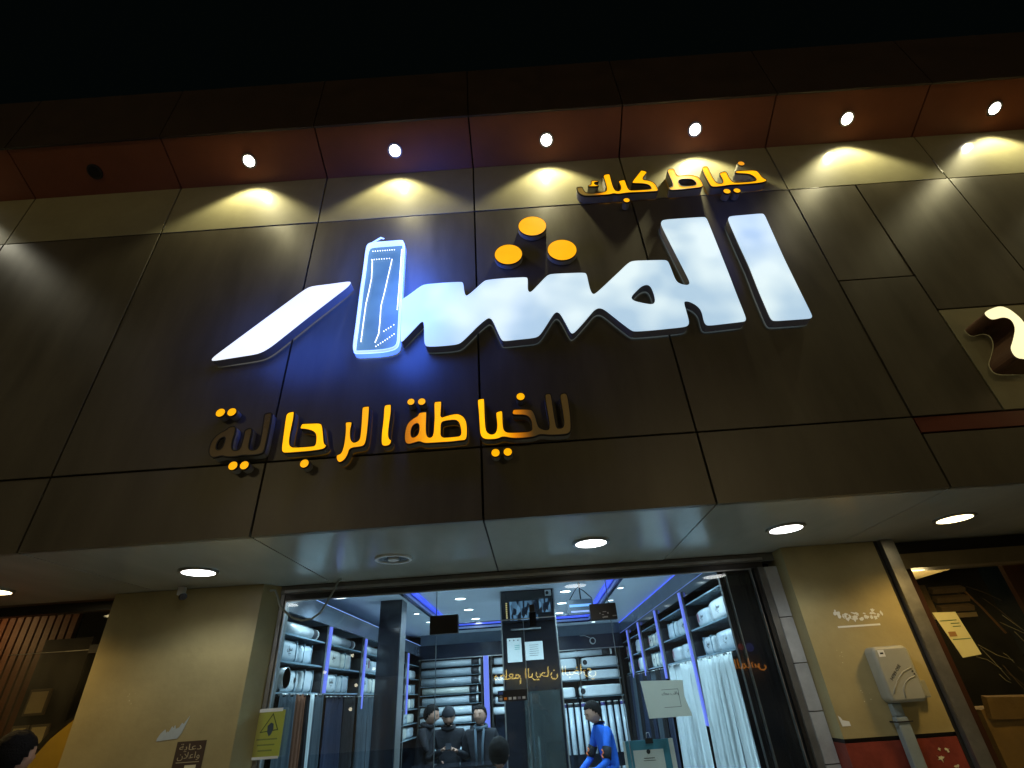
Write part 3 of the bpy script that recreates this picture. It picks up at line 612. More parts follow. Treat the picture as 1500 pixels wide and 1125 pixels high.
for k in range(1, 8):
    line = TRACE['leds%d' % k]; d = []
    for (a, b) in zip(line, line[1:]):
        n = max(1, int(math.hypot(a[0] - b[0], a[1] - b[1]) / (0.0115 if k <= 3 else 0.017)))
        d += [(a[0] + (b[0] - a[0]) * i / n, a[1] + (b[1] - a[1]) * i / n) for i in range(n)]
    strip = bmesh.new()
    for (x, z) in d:
        g = bmesh.ops.create_cube(strip, size=1.0)
        bmesh.ops.scale(strip, vec=(0.006, 0.004, 0.006), verts=g['verts']); bmesh.ops.translate(strip, vec=Vector((x, -0.042, z)) - bd.location, verts=g['verts'])
    me = bpy.data.meshes.new('led_strip'); strip.to_mesh(me); strip.free()
    new_obj('led_strip', me, M['led_dot'], bd)
poly_plate('loose_flap', TRACE['flap'], YB - 0.02, M['alef_rim'], bd, 0.002)
for (gx, gz, sx_, sz_, e, yy) in ((-0.52, 4.12, 0.45, 1.05, 15.0, -0.36), (-1.25, 3.78, 0.7, 0.4, 2.5, -0.30), (2.05, 4.55, 0.4, 0.7, 0.5, -0.34)):
    g2 = bpy.data.lights.new('added_wall_glow', 'AREA'); g2.shape = 'ELLIPSE'; g2.size = sx_; g2.size_y = sz_; g2.energy = e; g2.color = (0.05, 0.15, 1.0)  # added area lights facing the wall, making the blue glow on it
    lo = bpy.data.objects.new('added_wall_glow', g2); C.objects.link(lo); lo.parent = bd; lo.location = Vector((gx, yy, gz)) - bd.location; lo.rotation_euler = (PI / 2, 0, 0)
for i, c in enumerate(TRACE['dots_big']):
    dot_letter(c, ['topmost amber lit disc above the big white sign', 'lower left amber lit disc above the big white sign', 'lower right amber lit disc above the big white sign'][i], M['amber_dot'], M['return_grey'], YB + 0.02, 'amber discs over the big white sign')

# ------------------------------------------------------------------ amber lettering
G1 = 'amber letters of the lower sign line'
YM = -0.065
dead = (0.020, 0.012, 0.003)
channel_letter('lilkhaya', 'half dead lettering at the right end of the lower amber line', grad_emit('fading_amber', 0.32, 0.07, (1.0, 0.46, 0.0), dead, 1.6), M['return_grey'], YM, group=G1)
channel_letter('tah', 'lit amber lettering with two loops in the middle of the lower line', grad_emit('fading_amber_left', -0.50, -0.25, (1.0, 0.42, 0.0), (0.24, 0.09, 0.003), 1.5), M['return_grey'], YM, holes=['tah_hole0', 'tah_hole1'], group=G1)
channel_letter('alef', 'single lit amber alef bar in the middle of the lower line', M['amber_hot'], M['return_grey'], YM, group=G1)
channel_letter('lar', 'lit amber hooked lettering between the jeem and the single bar', grad_emit('fading_amber_raa', -0.95, -0.78, (1.0, 0.42, 0.0), (0.20, 0.07, 0.003), 1.35), M['return_grey'], YM, group=G1)
channel_letter('ja', 'bright lit amber jeem and alef left of the middle of the lower line', M['amber_hot'], M['return_grey'], YM, group=G1)
channel_letter('liya', 'dead unlit brown lettering at the left end of the lower amber line', M['dead_face'], M['return_grey'], YM, holes=['liya_hole0'], group=G1)
dl = ['first of two amber dots above the dead letters at the lower left', 'second of two amber dots above the dead letters at the lower left', 'left amber dot of the pair under the dead letters at the lower left', 'right amber dot of the pair under the dead letters at the lower left',
      'single amber dot under the bright jeem of the lower line', 'left amber dot of the pair above the middle of the lower line', 'right amber dot of the pair above the middle of the lower line',
      'single amber dot above the half dead letters at the lower right', 'left amber dot of the pair under the half dead letters', 'right amber dot of the pair under the half dead letters']
for c, l in zip(TRACE['dots_mid'], dl): dot_letter(c, l, M['amber_dot'], M['return_grey'], YM, 'amber dots of the lower sign line')
G2 = 'amber letters of the small top sign'
YT = -0.078
channel_letter('kabk', 'amber lit lettering with an unlit left tail in the small top sign', grad_emit('fading_amber_kaf', 0.93, 1.06, (1.0, 0.44, 0.0), (0.10, 0.06, 0.01), 1.5), M['return_grey'], YT, group=G2)
channel_letter('hamza', 'tiny amber hamza mark inside the left tail of the small top sign', M['amber'], M['return_grey'], YT, group=G2, it=1)
channel_letter('ta', 'amber lit taa letter in the middle of the small top sign', M['amber'], M['return_grey'], YT, holes=['ta_hole0'], group=G2)
channel_letter('khaya', 'amber lit joined lettering at the right of the small top sign', M['amber'], M['return_grey'], YT, group=G2)
for i, (c, l) in enumerate(zip(TRACE['dots_top'], ['amber dot under the left word of the small top sign', 'dim orange dot above the right word of the small top sign', 'left amber dot of the pair under the small top sign', 'right amber dot of the pair under the small top sign'])):
    dot_letter(c, l, M['amber_dim'] if i == 1 else M['amber_dot'], M['return_grey'], YT, 'amber dots of the small top sign')
channel_letter('digit', 'yellow white lit curved letter of the neighbouring shop cut by the right edge', emit('warm_white_acrylic', (1.0, 0.88, 0.48), 1.3, var=0.1, base=(0.7, 0.6, 0.4)), mat('brown_letter_side', (0.10, 0.045, 0.02), 0.5), -0.17, trim=False)
l = bpy.data.lights.new('added_letter_spill', 'POINT'); l.energy = 2.5; l.color = (1.0, 0.7, 0.3); l.shadow_soft_size = 0.2  # added point light standing in for spill from the neighbour's letter
lo = bpy.data.objects.new('added_letter_spill', l); C.objects.link(lo); lo.location = (4.2, -0.5, 3.35)
# ================================================================== tailor shop interior
ZC = 2.58     # perimeter ceiling
XL, XR, YBK = -1.62, 1.70, 6.70
box('ceiling', -2.2, -1.04, 1.45, 6.9, ZC, ZC + 0.03, M['ceil'], kind='structure')
box('ceiling', 1.14, 2.3, 1.45, 6.9, ZC, ZC + 0.03, M['ceil'], kind='structure')
box('ceiling', -1.04, 1.14, 6.05, 6.9, ZC, ZC + 0.03, M['ceil'], kind='structure')
box('ceiling', -2.2, 2.3, 1.41, 1.60, ZC, ZC + 0.03, M['ceil'], kind='structure')
box('ceiling_tray', -1.3, 1.4, 1.5, 6.3, 2.652, 2.68, M['ceil'], kind='structure')
box('header_wall', -2.2, 2.3, 1.405, 1.43, ZB, 2.8, M['dark_metal'], kind='structure')
box('wall', -2.25, -2.19, 1.405, 6.95, 0, 2.8, M['ceil'], kind='structure')
box('wall', 2.24, 2.30, 1.405, 6.95, 0, 2.8, M['ceil'], kind='structure')
box('wall', -2.2, 2.25, 6.95, 7.0, 0, 2.8, M['navy'], kind='structure')
box('ceiling_slab', -2.25, 2.3, 1.40, 7.0, 2.80, 2.84, M['joint'], kind='structure')
cv = thing('cove_light', 'blue LED line round the raised tray of the shop ceiling', 'LED cove', (0, 4, 2.6))
box('strip', -1.038, -0.985, 1.62, 6.03, 2.625, 2.648, M['cove_blue'], cv)
box('strip', 1.085, 1.138, 1.62, 6.03, 2.625, 2.648, M['cove_blue'], cv)
box('strip', -0.98, 1.08, 6.0, 6.048, 2.625, 2.648, M['cove_blue'], cv)
box('tray_edge', -1.075, -1.04, 1.6, 6.05, 2.560, 2.579, M['navy'], cv)
box('tray_edge', 1.14, 1.175, 1.6, 6.05, 2.560, 2.579, M['navy'], cv)
box('tray_edge', -1.04, 1.14, 6.05, 6.085, 2.560, 2.579, M['navy'], cv)

# shop ceiling downlights
def shop_light(x, y, z, r, lab, e):
    t = thing('ceiling_downlight', lab, 'downlight', (x, y, z), 'round LED lights in the shop ceiling')
    disc('rim', (x, y, z - 0.004), r + 0.014, M['white'], t, 28, 0.008, 'Z', r)
    disc('diffuser', (x, y, z - 0.003), r, M['lamp_cool'], t, 28, 0.006)
    if e:
        l = bpy.data.lights.new('lamp_beam', 'SPOT'); l.energy = e; l.color = (0.58, 0.84, 1.0); l.spot_size = math.radians(165); l.spot_blend = 0.7; l.shadow_soft_size = 0.07
        lo = bpy.data.objects.new('lamp_beam', l); C.objects.link(lo); lo.parent = t; lo.location = (0, 0, -0.02)
E1 = 118
for s, X in (('left', -0.59), ('right', 0.66)):
    for i, Y in enumerate((2.55, 3.73, 4.62, 5.55, 5.95)):
        if i == 4 and s == 'right': continue
        shop_light(X, Y, 2.652, 0.062, '%s big light from the glass in the %s row of the raised shop ceiling' % (ORD[i], s), E1 if i < 4 else 0)
for s, X in (('left', -1.19), ('right', 1.24)):
    for i, Y in enumerate((2.3, 3.3, 4.15, 4.99, 6.3)):
        shop_light(X, Y, ZC, 0.034, '%s small light from the glass in the %s edge row of the shop ceiling' % (ORD[i], s), 23 if i in (0, 1, 3) else 0)
for X, Y in ((-1.40, 1.85), (1.45, 1.80)):
    shop_light(X, Y, 2.435 if X < 0 else 2.44, 0.10, 'large round light just inside the glass at the %s' % ('left' if X < 0 else 'right'), 24)
    box('drop_box', X - 0.16, X + 0.16, Y - 0.16, Y + 0.16, 2.441, ZC - 0.002, M['ceil'], None, kind='structure')

# shelving walls ----------------------------------------------------
def smalltext(body, x, y, z, size, parent, rot, m=None):
    return text('print', body, (x, y, z), size, m or M['ink'], parent, rot)
SOUL = '\uFEDD\uFEEE\uFEB3'            # sewl
KAMAL = '\uFE8D\uFEAD\uFEE3\uFE8E\uFEB7'
LROT = (PI / 2, 0, PI / 2)            # faces +X
RROT = (PI / 2, 0, -PI / 2)           # faces -X
_pk = {}
def pillow_mesh(sx, sy, sz, m, seed=0, bul=0.10):
    """soft rounded wrapped pack"""
    key = (round(sx, 3), round(sy, 3), round(sz, 3), m.name, seed)
    if key in _pk: return _pk[key]
    rnd = random.Random(seed)
    bm = bmesh.new(); bmesh.ops.create_cube(bm, size=1.0)
    bmesh.ops.subdivide_edges(bm, edges=bm.edges[:], cuts=5, use_grid_fill=True)
    for v in bm.verts:
        x, y, z = v.co * 2
        f = 1.0
        ex = max(abs(y), abs(z)) ; 
        # round the cross-section (superellipse in YZ or XZ)
        k = (abs(x) ** 8 + abs(z) ** 8) ** (1 / 8.0) if max(abs(x), abs(z)) > 0 else 1
        mx = max(abs(x), abs(z), 1e-6)
        x2 = x * mx / k; z2 = z * mx / k
        fold = 1 - 0.06 * abs(y) ** 3 + rnd.uniform(-0.016, 0.016)
        v.co = Vector((x2 * sx / 2 * fold, y * sy / 2, z2 * sz / 2 * fold))
    me = bpy.data.meshes.new('pack'); bm.to_mesh(me); bm.free(); me.materials.append(m)
    for p in me.polygons: p.use_smooth = True
    _pk[key] = me
    return me

def shelf_bay(side, y0, y1, levels, ztop, label):
    """open shelving unit; side -1 = left wall, +1 = right wall"""
    xf = XL if side < 0 else XR
    xb = xf + side * 0.42
    t = thing('shelving_unit', label, 'shelving', (xf, y0, 0), 'shelving units along the shop walls')
    a, b = min(xf, xb), max(xf, xb)
    box('back_panel', xb, xb + side * 0.012, y0, y1, 0, ztop, M['navy'], t)
    box('upright', a, b, y0 - 0.018, y0 + 0.018, 0, ztop, M['black_gloss'], t)
    for z in levels: box('shelf', a + (0.004 if side > 0 else 0), b - (0.004 if side < 0 else 0), y0 + 0.02, y1 - 0.02, z - 0.012, z, M['shelf'], t)
    for k in range(2):   # perforated chrome strips on the upright edge
        box('slot_strip', xf - side * 0.003 - 0.002, xf - side * 0.003 + 0.002, y0 - 0.014 + k * 0.020, y0 - 0.008 + k * 0.020, 0.3, ztop - 0.01, M['alu'], t)
    return t

def led_bar(side, y, z0, z1, label):
    xf = (XL if side < 0 else XR) - side * 0.02
    t = thing('led_strip_light', label, 'LED strip', (xf, y, z0), 'lavender LED strips on the shelving')
    box('profile', xf - 0.008, xf + 0.008, y - 0.020, y + 0.020, z0, z1, M['alu'], t)
    box('diffuser', xf - side * 0.013 - 0.008, xf - side * 0.013 + 0.008, y - 0.024, y + 0.024, z0 + 0.005, z1 - 0.005, M['led_lav'], t)

def pack(side, y, z, sy, sz, label, txt=None, m='pack', sx=0.33, lab=None, seed=0):
    xf = XL if side < 0 else XR
    xc = xf + side * (0.035 + sx / 2)
    t = thing('fabric_pack', label, 'fabric pack', (xc, y, z), 'wrapped fabric packs on the shelves')
    pr = random.Random(seed * 13 + 5); m = pr.choice([m, m, 'pack3', 'pack4', 'pack2'])
    sy = sy * pr.uniform(0.88, 1.0); sz = sz * pr.uniform(0.80, 1.03)
    o = new_obj('wrap', pillow_mesh(sx, sy, sz, M[m], seed), None, t); o.location = (0, 0, sz / 2)
    if pr.random() < 0.5:
        for q in (-0.33, 0.33): box('strap', xc - sx / 2 - 0.002, xc + sx / 2 + 0.002, y + sy * q - 0.004, y + sy * q + 0.004, z + 0.001, z + sz + 0.001, M['shelf'], t)
    xt = xc - side * (sx / 2 + 0.0015)
    rot = LROT if side < 0 else RROT
    if txt: smalltext(txt, xt, y, z + sz * 0.60, sz * 0.33, t, rot)
    if txt: box('print_line', xt - 0.0004, xt + 0.0004, y - sz * 0.16, y + sz * 0.16, z + sz * 0.36, z + sz * 0.39, M['ink'], t); box('print_line', xt - 0.0004, xt + 0.0004, y - sz * 0.10, y + sz * 0.10, z + sz * 0.29, z + sz * 0.31, M['ink'], t)
    if lab:
        d = 0.38 * side if lab != 'dot' else -0.3 * side
        if lab == 'dot': disc('seal', (xt, y + d * sy, z + sz * 0.55), sz * 0.13, M['ink'], t, 20, 0.003, 'X')
        else: box('side_label', xt - 0.0008, xt + 0.0008, y + sy * 0.30 - sz * 0.12, y + sy * 0.30 + sz * 0.12, z + sz * 0.30, z + sz * 0.80, M[lab], t)
    return t

def roll(name_label, p0, p1, r, m='pack', core=True, band=True, group='fabric rolls on the side shelves'):
    p0 = Vector(p0); p1 = Vector(p1); d = (p1 - p0)
    t = thing('fabric_roll', name_label, 'fabric roll', tuple(p0), group)
    tube('cloth', [p0, p1 - d * 0.16 if band else p1], r, M[m], t, 16)
    if band: tube('dark_wrap', [p1 - d * 0.158, p1 - d * 0.03], r * 0.93, M['roll_core'], t, 16)
    if core: tube('end_cap', [p1 - d * 0.028, p1], r * 0.98, M['white'], t, 16)
    return t

# left wall
LB = [(1.40, 2.33), (2.33, 3.42), (3.42, 4.50), (4.50, 5.6), (5.6, 6.68)]
Ll = ['left shelving bay nearest the glass, with a thick roll on top', 'second left shelving bay between the two lavender LED strips', 'third left shelving bay beyond the second LED strip', 'fourth left shelving bay behind the black column', 'last left shelving bay at the back corner']
for (a, b), lab in zip(LB, Ll): shelf_bay(-1, a, b, [1.75, 1.95, 2.135] if a < 4.4 else [1.2, 1.38, 1.56, 1.75, 1.95, 2.135], 2.27, lab)
for y, z0, lab in ((2.32, 1.74, 'lavender LED strip on the left shelving, nearest the glass'), (3.44, 1.605, 'lavender LED strip on the left shelving, second from the glass'), (5.62, 1.5, 'lavender LED strip on the left shelving behind the black column')):
    led_bar(-1, y, z0, 2.262, lab)
box('left_fascia', XL - 0.012, XL + 0.012, 1.40, 6.68, 2.272, 2.425, M['fascia_grey'], None, kind='structure')
box('left_ledge', XL - 0.56, XL - 0.013, 1.40, 6.68, 2.40, 2.42, M['ceil'], None, kind='structure')
tl = thing('edge_light', 'thin blue white glowing line along the top of the left fascia', 'LED strip', (XL, 2, 2.43))
box('strip', XL - 0.008, XL + 0.010, 1.42, 6.6, 2.4255, 2.4315, emit('blue_white_edge', (0.25, 0.40, 1.0), 1.3), tl)
pack(-1, 1.72, 1.752, 0.44, 0.165, 'white pack with a black round seal, lowest shelf of the nearest left bay', None, lab='dot', seed=1)
roll('white wrapped roll with grey end standing out of the lowest left shelf', (XL - 0.3, 1.60, 1.84), (XL + 0.0, 1.60, 1.84), 0.07, band=False)
pack(-1, 2.11, 1.752, 0.28, 0.165, 'white wrapped pack beside the first LED strip on the lowest left shelf', None, seed=2)
pack(-1, 1.66, 1.952, 0.40, 0.155, 'white wrapped pack on the middle shelf of the nearest left bay', SOUL, seed=3)
pack(-1, 2.02, 1.952, 0.26, 0.150, 'plain white pack on the middle shelf of the nearest left bay', None, m='pack2', seed=4)
roll('long white roll with black band on the top shelf of the nearest left bay', (XL - 0.07, 1.42, 2.185), (XL - 0.07, 2.20, 2.185), 0.045)
yy = 2.52
for (y, sy, z, sz, tx, lb, s) in [(2.66, 0.44, 1.752, 0.165, KAMAL, None, 5), (3.05, 0.26, 1.752, 0.16, None, None, 6), (2.66, 0.50, 1.952, 0.155, SOUL, None, 7), (3.08, 0.28, 1.952, 0.155, None, None, 8),
                              (3.72, 0.40, 1.752, 0.165, KAMAL, None, 9), (4.13, 0.30, 1.752, 0.16, None, None, 10), (3.72, 0.42, 1.952, 0.155, KAMAL, 'burgundy', 11), (4.14, 0.28, 1.952, 0.155, None, None, 12)]:
    where = 'second' if y < 3.3 else 'third'; row = 'lower' if z < 1.9 else 'middle'
    pack(-1, y, z, sy, sz, '%s white pack on the %s shelf of the %s left bay' % ('printed' if tx else 'plain narrow', row, where), tx, lab=lb, seed=s)
roll('white roll with black band on the top shelf of the second left bay', (XL - 0.07, 2.42, 2.185), (XL - 0.07, 3.25, 2.185), 0.042)
roll('white roll with black band on the top shelf of the third left bay', (XL - 0.07, 3.52, 2.180), (XL - 0.07, 4.35, 2.180), 0.040)
k = 20
for bay, y0 in (('fourth', 4.55), ('last', 5.65)):
    for i, z in enumerate((1.202, 1.382, 1.562, 1.752, 1.952)):
        pack(-1, y0 + 0.24, z, 0.36, 0.14, 'near white pack on the %s shelf from below in the %s left bay' % (ORD[i], bay), SOUL if i % 2 else None, seed=k); k += 1
        pack(-1, y0 + 0.70, z, 0.40, 0.14, 'far white pack on the %s shelf from below in the %s left bay' % (ORD[i], bay), None, m='pack2' if i % 2 else 'pack', seed=k); k += 1

# right wall
RB = [(1.52, 2.60), (2.60, 3.78), (3.78, 4.90), (4.90, 5.85), (5.85, 6.68)]
Rl = ['right shelving bay nearest the glass', 'second right shelving bay from the glass', 'third right shelving bay from the glass', 'fourth right shelving bay from the glass', 'last right shelving bay at the back corner']
for (a, b), lab in zip(RB, Rl): shelf_bay(1, a, b, [1.83, 2.05, 2.27], 2.40, lab)
for y, z0, lab in ((2.60, 1.31, 'first'), (3.78, 1.69, 'second'), (4.90, 1.75, 'third'), (5.83, 1.75, 'fourth')):
    led_bar(1, y, z0, 2.385, 'lavender LED strip on the right shelving, %s from the glass' % lab)
box('right_fascia', XR - 0.01, XR + 0.5, 1.50, 6.68, 2.330, 2.410, M['black_gloss'], None, kind='structure')
box('right_bulkhead', XR + 0.0, XR + 0.5, 1.50, 6.68, 2.412, 2.562, M['fascia_grey'], None, kind='structure')
tr = thing('edge_light', 'blue glowing line along the top of the right bulkhead', 'LED strip', (XR, 2, 2.56))
box('strip', XR - 0.008, XR + 0.010, 1.6, 6.6, 2.5635, 2.570, emit('blue_edge_line', (0.05, 0.10, 1.0), 1.2), tr)
box('strip', XR - 0.014, XR - 0.002, 1.6, 6.6, 2.4105, 2.4135, emit('blue_edge_line_dim', (0.10, 0.16, 1.0), 0.6), tr)
seeds = 60
for bi, (a, b) in enumerate(RB):
    nm = ['nearest', 'second', 'third', 'fourth', 'last'][bi]
    for ri, z in enumerate((1.832, 2.052)):
        row = ['lower', 'upper'][ri]
        L = b - a - 0.06
        pack(1, a + 0.03 + L * 0.27, z, L * 0.50, 0.175, 'printed white pack near along the %s shelf, %s right bay' % (row, nm), SOUL, seed=seeds)
        pack(1, a + 0.03 + L * 0.72, z, L * 0.34, 0.170, '%s white pack far along the %s shelf, %s right bay' % ('burgundy labelled' if (bi + ri) % 2 == 1 or bi == 0 and ri == 1 else 'plain fronted', row, nm), None if bi % 2 else SOUL, m='pack2', lab='burgundy' if (bi + ri) % 2 == 1 or (bi == 0 and ri == 1) else None, seed=seeds + 1)
        seeds += 2

# black glossy end panel beside the glass at the right
ep = thing('end_panel', 'black glossy panel closing the right shelving beside the glass', 'panel', (1.85, 1.5, 0))
box('board', 1.745, 2.24, 1.470, 1.50, 0, 2.56, M['black_gloss'], ep)
box('edge_strip', 1.738, 1.744, 1.465, 1.50, 0, 2.40, M['alu'], ep)

# back wall ---------------------------------------------------------
box('back_fascia', XL, XR, 6.60, 6.68, 2.225, 2.42, M['navy'], None, kind='structure')
box('back_upper_wall', XL, XR, 6.64, 6.68, 2.422, ZC, mat('grey_wall_paint', (0.20, 0.25, 0.30), 0.6), None, kind='structure')
bs = thing('back_shelving', 'wall of shelves with white fabric rolls across the back of the shop', 'shelving', (0, 6.6, 0))
box('back_panel', XL, XR, 6.90, 6.92, 0, 2.22, M['navy'], bs)
for x in (-1.60, -0.61, -0.45, 0.50, 0.95, 1.62): box('upright', x - 0.012, x + 0.012, 6.56, 6.89, 0, 2.22, M['dark_metal'], bs)
for z in (2.205,): box('rail', XL, XR, 6.55, 6.57, z, z + 0.014, M['alu'], bs)
led = thing('led_strip_light', 'wide lavender LED strip on the back wall between the rolls and the centre column', 'LED strip', (-0.53, 6.55, 0.9), 'lavender LED strips on the shelving')
box('diffuser', -0.572, -0.494, 6.530, 6.545, 1.15, 2.215, M['led_lav'], led)
box('profile', -0.578, -0.488, 6.546, 6.558, 1.15, 2.218, M['alu'], led)
for i in range(10):
    z = 2.15 - i * 0.128
    r = 0.046 + 0.004 * (i % 3)
    e_ = random.uniform(-0.06, 0.0); roll('%s white roll from the top in the back left stack' % ORD[i], (-1.58 - e_ * 0.5, 6.62, z + random.uniform(-0.006, 0.006)), (-0.62 + e_, 6.62, z + random.uniform(-0.008, 0.004)), r, m=random.choice(['pack', 'pack2', 'pack3', 'pack4']), group='fabric rolls across the back wall')
    box('shelf', -1.6, -0.62, 6.56, 6.88, z - r - 0.010, z - r - 0.004, M['shelf'], bs)
for i in range(6):
    z = 2.13 - i * 0.135
    roll('%s short white roll from the top right of the back LED strip' % ORD[i], (-0.10, 6.62, z), (-0.46, 6.62, z), 0.05, band=(i % 2 == 0), group='fabric rolls across the back wall')
roll('long white roll with dark end on top of the back right shelves', (0.5, 6.58, 2.14), (1.50, 6.58, 2.16), 0.042, group='fabric rolls across the back wall')
for (x0, x1, z, h, nm) in [(0.50, 0.93, 1.955, 0.14, 'upper left'), (0.98, 1.60, 1.955, 0.14, 'upper right'), (0.50, 1.05, 1.79, 0.12, 'middle left'), (1.07, 1.60, 1.79, 0.12, 'middle right'), (0.50, 0.86, 1.56, 0.14, 'lower left'), (0.90, 1.60, 1.56, 0.15, 'lower right')]:
    t = thing('fabric_pack', 'white wrapped pack in the %s of the back right shelves' % nm, 'fabric pack', ((x0 + x1) / 2, 6.66, z), 'wrapped packs on the back shelves')
    o = new_obj('wrap', pillow_mesh(x1 - x0 - 0.02, 0.2, h, M['pack'], int(x0 * 10) + int(z * 100)), None, t); o.location = (0, 0, h / 2)
    if 'middle' not in nm: disc('seal', (x0 + 0.07, 6.558, z + h * 0.5), h * 0.26, M['ink'], t, 20, 0.004, 'Y')
    box('shelf', x0, x1, 6.58, 6.88, z - 0.014, z - 0.002, M['shelf'], bs)
for i in range(11):
    x = 0.55 + i * 0.100
    t = thing('fabric_roll', '%s upright white roll from the left in the rack behind the boy' % ORD[i], 'fabric roll', (x, 6.50, 0.85), 'upright fabric rolls behind the boy')
    tube('cloth', [(x, 6.50, 0.85), (x, 6.54, 1.43)], 0.037, M['pack2'], t, 14)
    tube('end_cap', [(x, 6.54, 1.432), (x, 6.543, 1.475)], 0.034, mat('purple_cap', (0.06, 0.05, 0.20), 0.5) if i % 3 == 1 else M['roll_core'], t, 14)
    tube('top_ring', [(x, 6.543, 1.476), (x, 6.544, 1.485)], 0.036, M['white'], t, 14)

# centre column with screen, papers and a mirror -----------------------
cc = thing('column', 'black glossy column in the middle of the shop carrying a screen', 'column', (0.2, 3.6, 0))
box('shaft', -0.10, 0.50, 3.474, 4.0, 0.0, 2.650, M['navy'], cc)
box('front_panel', -0.085, 0.485, 3.466, 3.472, 0.0, 2.640, M['black_gloss'], cc)
box('corner_strip', -0.108, -0.095, 3.460, 3.473, 0, 2.645, M['alu'], cc)
box('corner_strip', 0.495, 0.508, 3.460, 3.473, 0, 2.645, M['alu'], cc)
box('mirror', 0.10, 0.47, 3.455, 3.462, 0.2, 1.66, mat('dark_mirror', (0.30, 0.38, 0.40), 0.04, 0.9, rvar=0.02), cc)
def screen_mat():
    m = bpy.data.materials.new('security_screen_picture'); m.use_nodes = True
    nt = m.node_tree; N = nt.nodes; L = nt.links; b = N['Principled BSDF']
    tc = N.new('ShaderNodeTexCoord'); mp = N.new('ShaderNodeMapping'); mp.inputs['Rotation'].default_value = (0, 0.6, 0)
    L.new(tc.outputs['Object'], mp.inputs[0])
    w_ = N.new('ShaderNodeTexVoronoi'); w_.inputs['Scale'].default_value = 28; w_.inputs['Randomness'].default_value = 1.0; mp.inputs['Scale'].default_value = (1, 1, 0.45)
    L.new(mp.outputs[0], w_.inputs['Vector'])
    r = N.new('ShaderNodeValToRGB'); r.color_ramp.elements[0].color = (0.004, 0.008, 0.02, 1); r.color_ramp.elements[0].position = 0.35
    r.color_ramp.elements[1].color = (0.14, 0.30, 0.50, 1); r.color_ramp.elements[1].position = 0.75
    L.new(w_.outputs['Color'], r.inputs[0]); L.new(r.outputs[0], b.inputs['Emission Color']); b.inputs['Emission Strength'].default_value = 0.8
    b.inputs['Base Color'].default_value = (0.01, 0.01, 0.01, 1); b.inputs['Roughness'].default_value = 0.15
    return m
tv = thing('security_screen', 'wall screen showing blue camera pictures and a yellow list on the centre column', 'screen', (0.21, 3.46, 2.32))
box('casing', -0.075, 0.475, 3.430, 3.464, 2.315, 2.555, M['black_gloss'], tv, bev=0.003)
box('picture', 0.0, 0.31, 3.4285, 3.4298, 2.335, 2.53, screen_mat(), tv)
box('picture', 0.33, 0.455, 3.4285, 3.4298, 2.40, 2.54, screen_mat(), tv)
for i in range(9): box('list_mark', -0.045, -0.028, 3.4285, 3.4298, 2.34 + i * 0.021, 2.352 + i * 0.021, emit('yellow_list_text', (0.8, 0.6, 0.1), 0.7) if i else M['burgundy'], tv)
t = thing('screen_shelf', 'thin grey shelf under the wall screen on the centre column', 'shelf', (0.15, 3.44, 2.24))
tube('bar', [(0.0, 3.43, 2.245), (0.33, 3.43, 2.245)], 0.009, M['alu'], t)
t = thing('wall_socket', 'small white camera box at the top right of the centre column', 'camera box', (0.44, 3.45, 2.58))
box('plate', 0.405, 0.475, 3.435, 3.464, 2.572, 2.632, M['white'], t, bev=0.003); disc('lens', (0.430, 3.433, 2.60), 0.018, M['ink'], t, 20, 0.006, 'Y')
for (x0, x1, z0, z1, lab, lines) in [(-0.05, 0.105, 1.935, 2.165, 'tall white notice sheet with green lines on the centre column', 3), (0.14, 0.335, 1.945, 2.12, 'square white notice sheet with handwriting on the centre column', 6)]:
    t = thing('notice_sheet', lab, 'notice', ((x0 + x1) / 2, 3.46, z0), 'notices on the centre column')
    box('sheet', x0, x1, 3.460, 3.4625, z0, z1, M['paper'], t)
    for i in range(lines):
        if lines == 3: box('print_line', x0 + 0.08, x1 - 0.02, 3.4585, 3.4595, z1 - 0.075 - i * 0.018, z1 - 0.069 - i * 0.018, mat('green_print', (0.08, 0.35, 0.32), 0.6), t)
        else: box('print_line', x0 + 0.045 + random.uniform(0, 0.02), x1 - 0.04 - random.uniform(0, 0.02), 3.4585, 3.4595, z1 - 0.035 - i * 0.02, z1 - 0.0315 - i * 0.02, M['ink'], t)
    if lines == 3:
        for i in range(3): disc('stamp', (x0 + 0.03 + i * 0.045, 3.459, z1 - 0.022), 0.007, M['ink'], t, 12, 0.002, 'Y')
t = thing('payment_card_sign', 'small black sticker with a row of payment card badges on the glass door', 'sticker', (0.06, GY, 1.6))
box('sheet', -0.04, 0.157, GY - 0.004, GY - 0.0015, 1.598, 1.662, M['ink'], t)
for i, c in enumerate([(0.55, 0.6, 0.65), (0.85, 0.25, 0.02), (0.7, 0.72, 0.75), (0.7, 0.72, 0.75), (0.25, 0.25, 0.3), (0.6, 0.62, 0.65)]):
    o = box('badge', -0.030 + i * 0.031, -0.010 + i * 0.031, GY - 0.0055, GY - 0.0045, 1.607, 1.622, mat('badge_%d' % i, c, 0.5), t)
text('lettering', 'VISA', (-0.02, GY - 0.0052, 1.630), 0.010, M['white'], t, depth=0.0002)
box('badge', -0.034, -0.005, GY - 0.0055, GY - 0.0045, 1.640, 1.655, mat('badge_blue', (0.05, 0.12, 0.4), 0.5), t)

# black column against the left shelving
lc = thing('column', 'black glossy column standing out from the left shelving, reaching the ceiling', 'column', (-1.25, 3.1, 0))
box('shaft', -1.365, -1.135, 3.092, 3.30, 0, ZC - 0.003, M['navy'], lc)
box('front_panel', -1.355, -1.145, 3.084, 3.090, 0, ZC - 0.005, M['black_gloss'], lc)
box('corner_strip', -1.134, -1.128, 3.085, 3.30, 0, ZC - 0.005, M['alu'], lc)

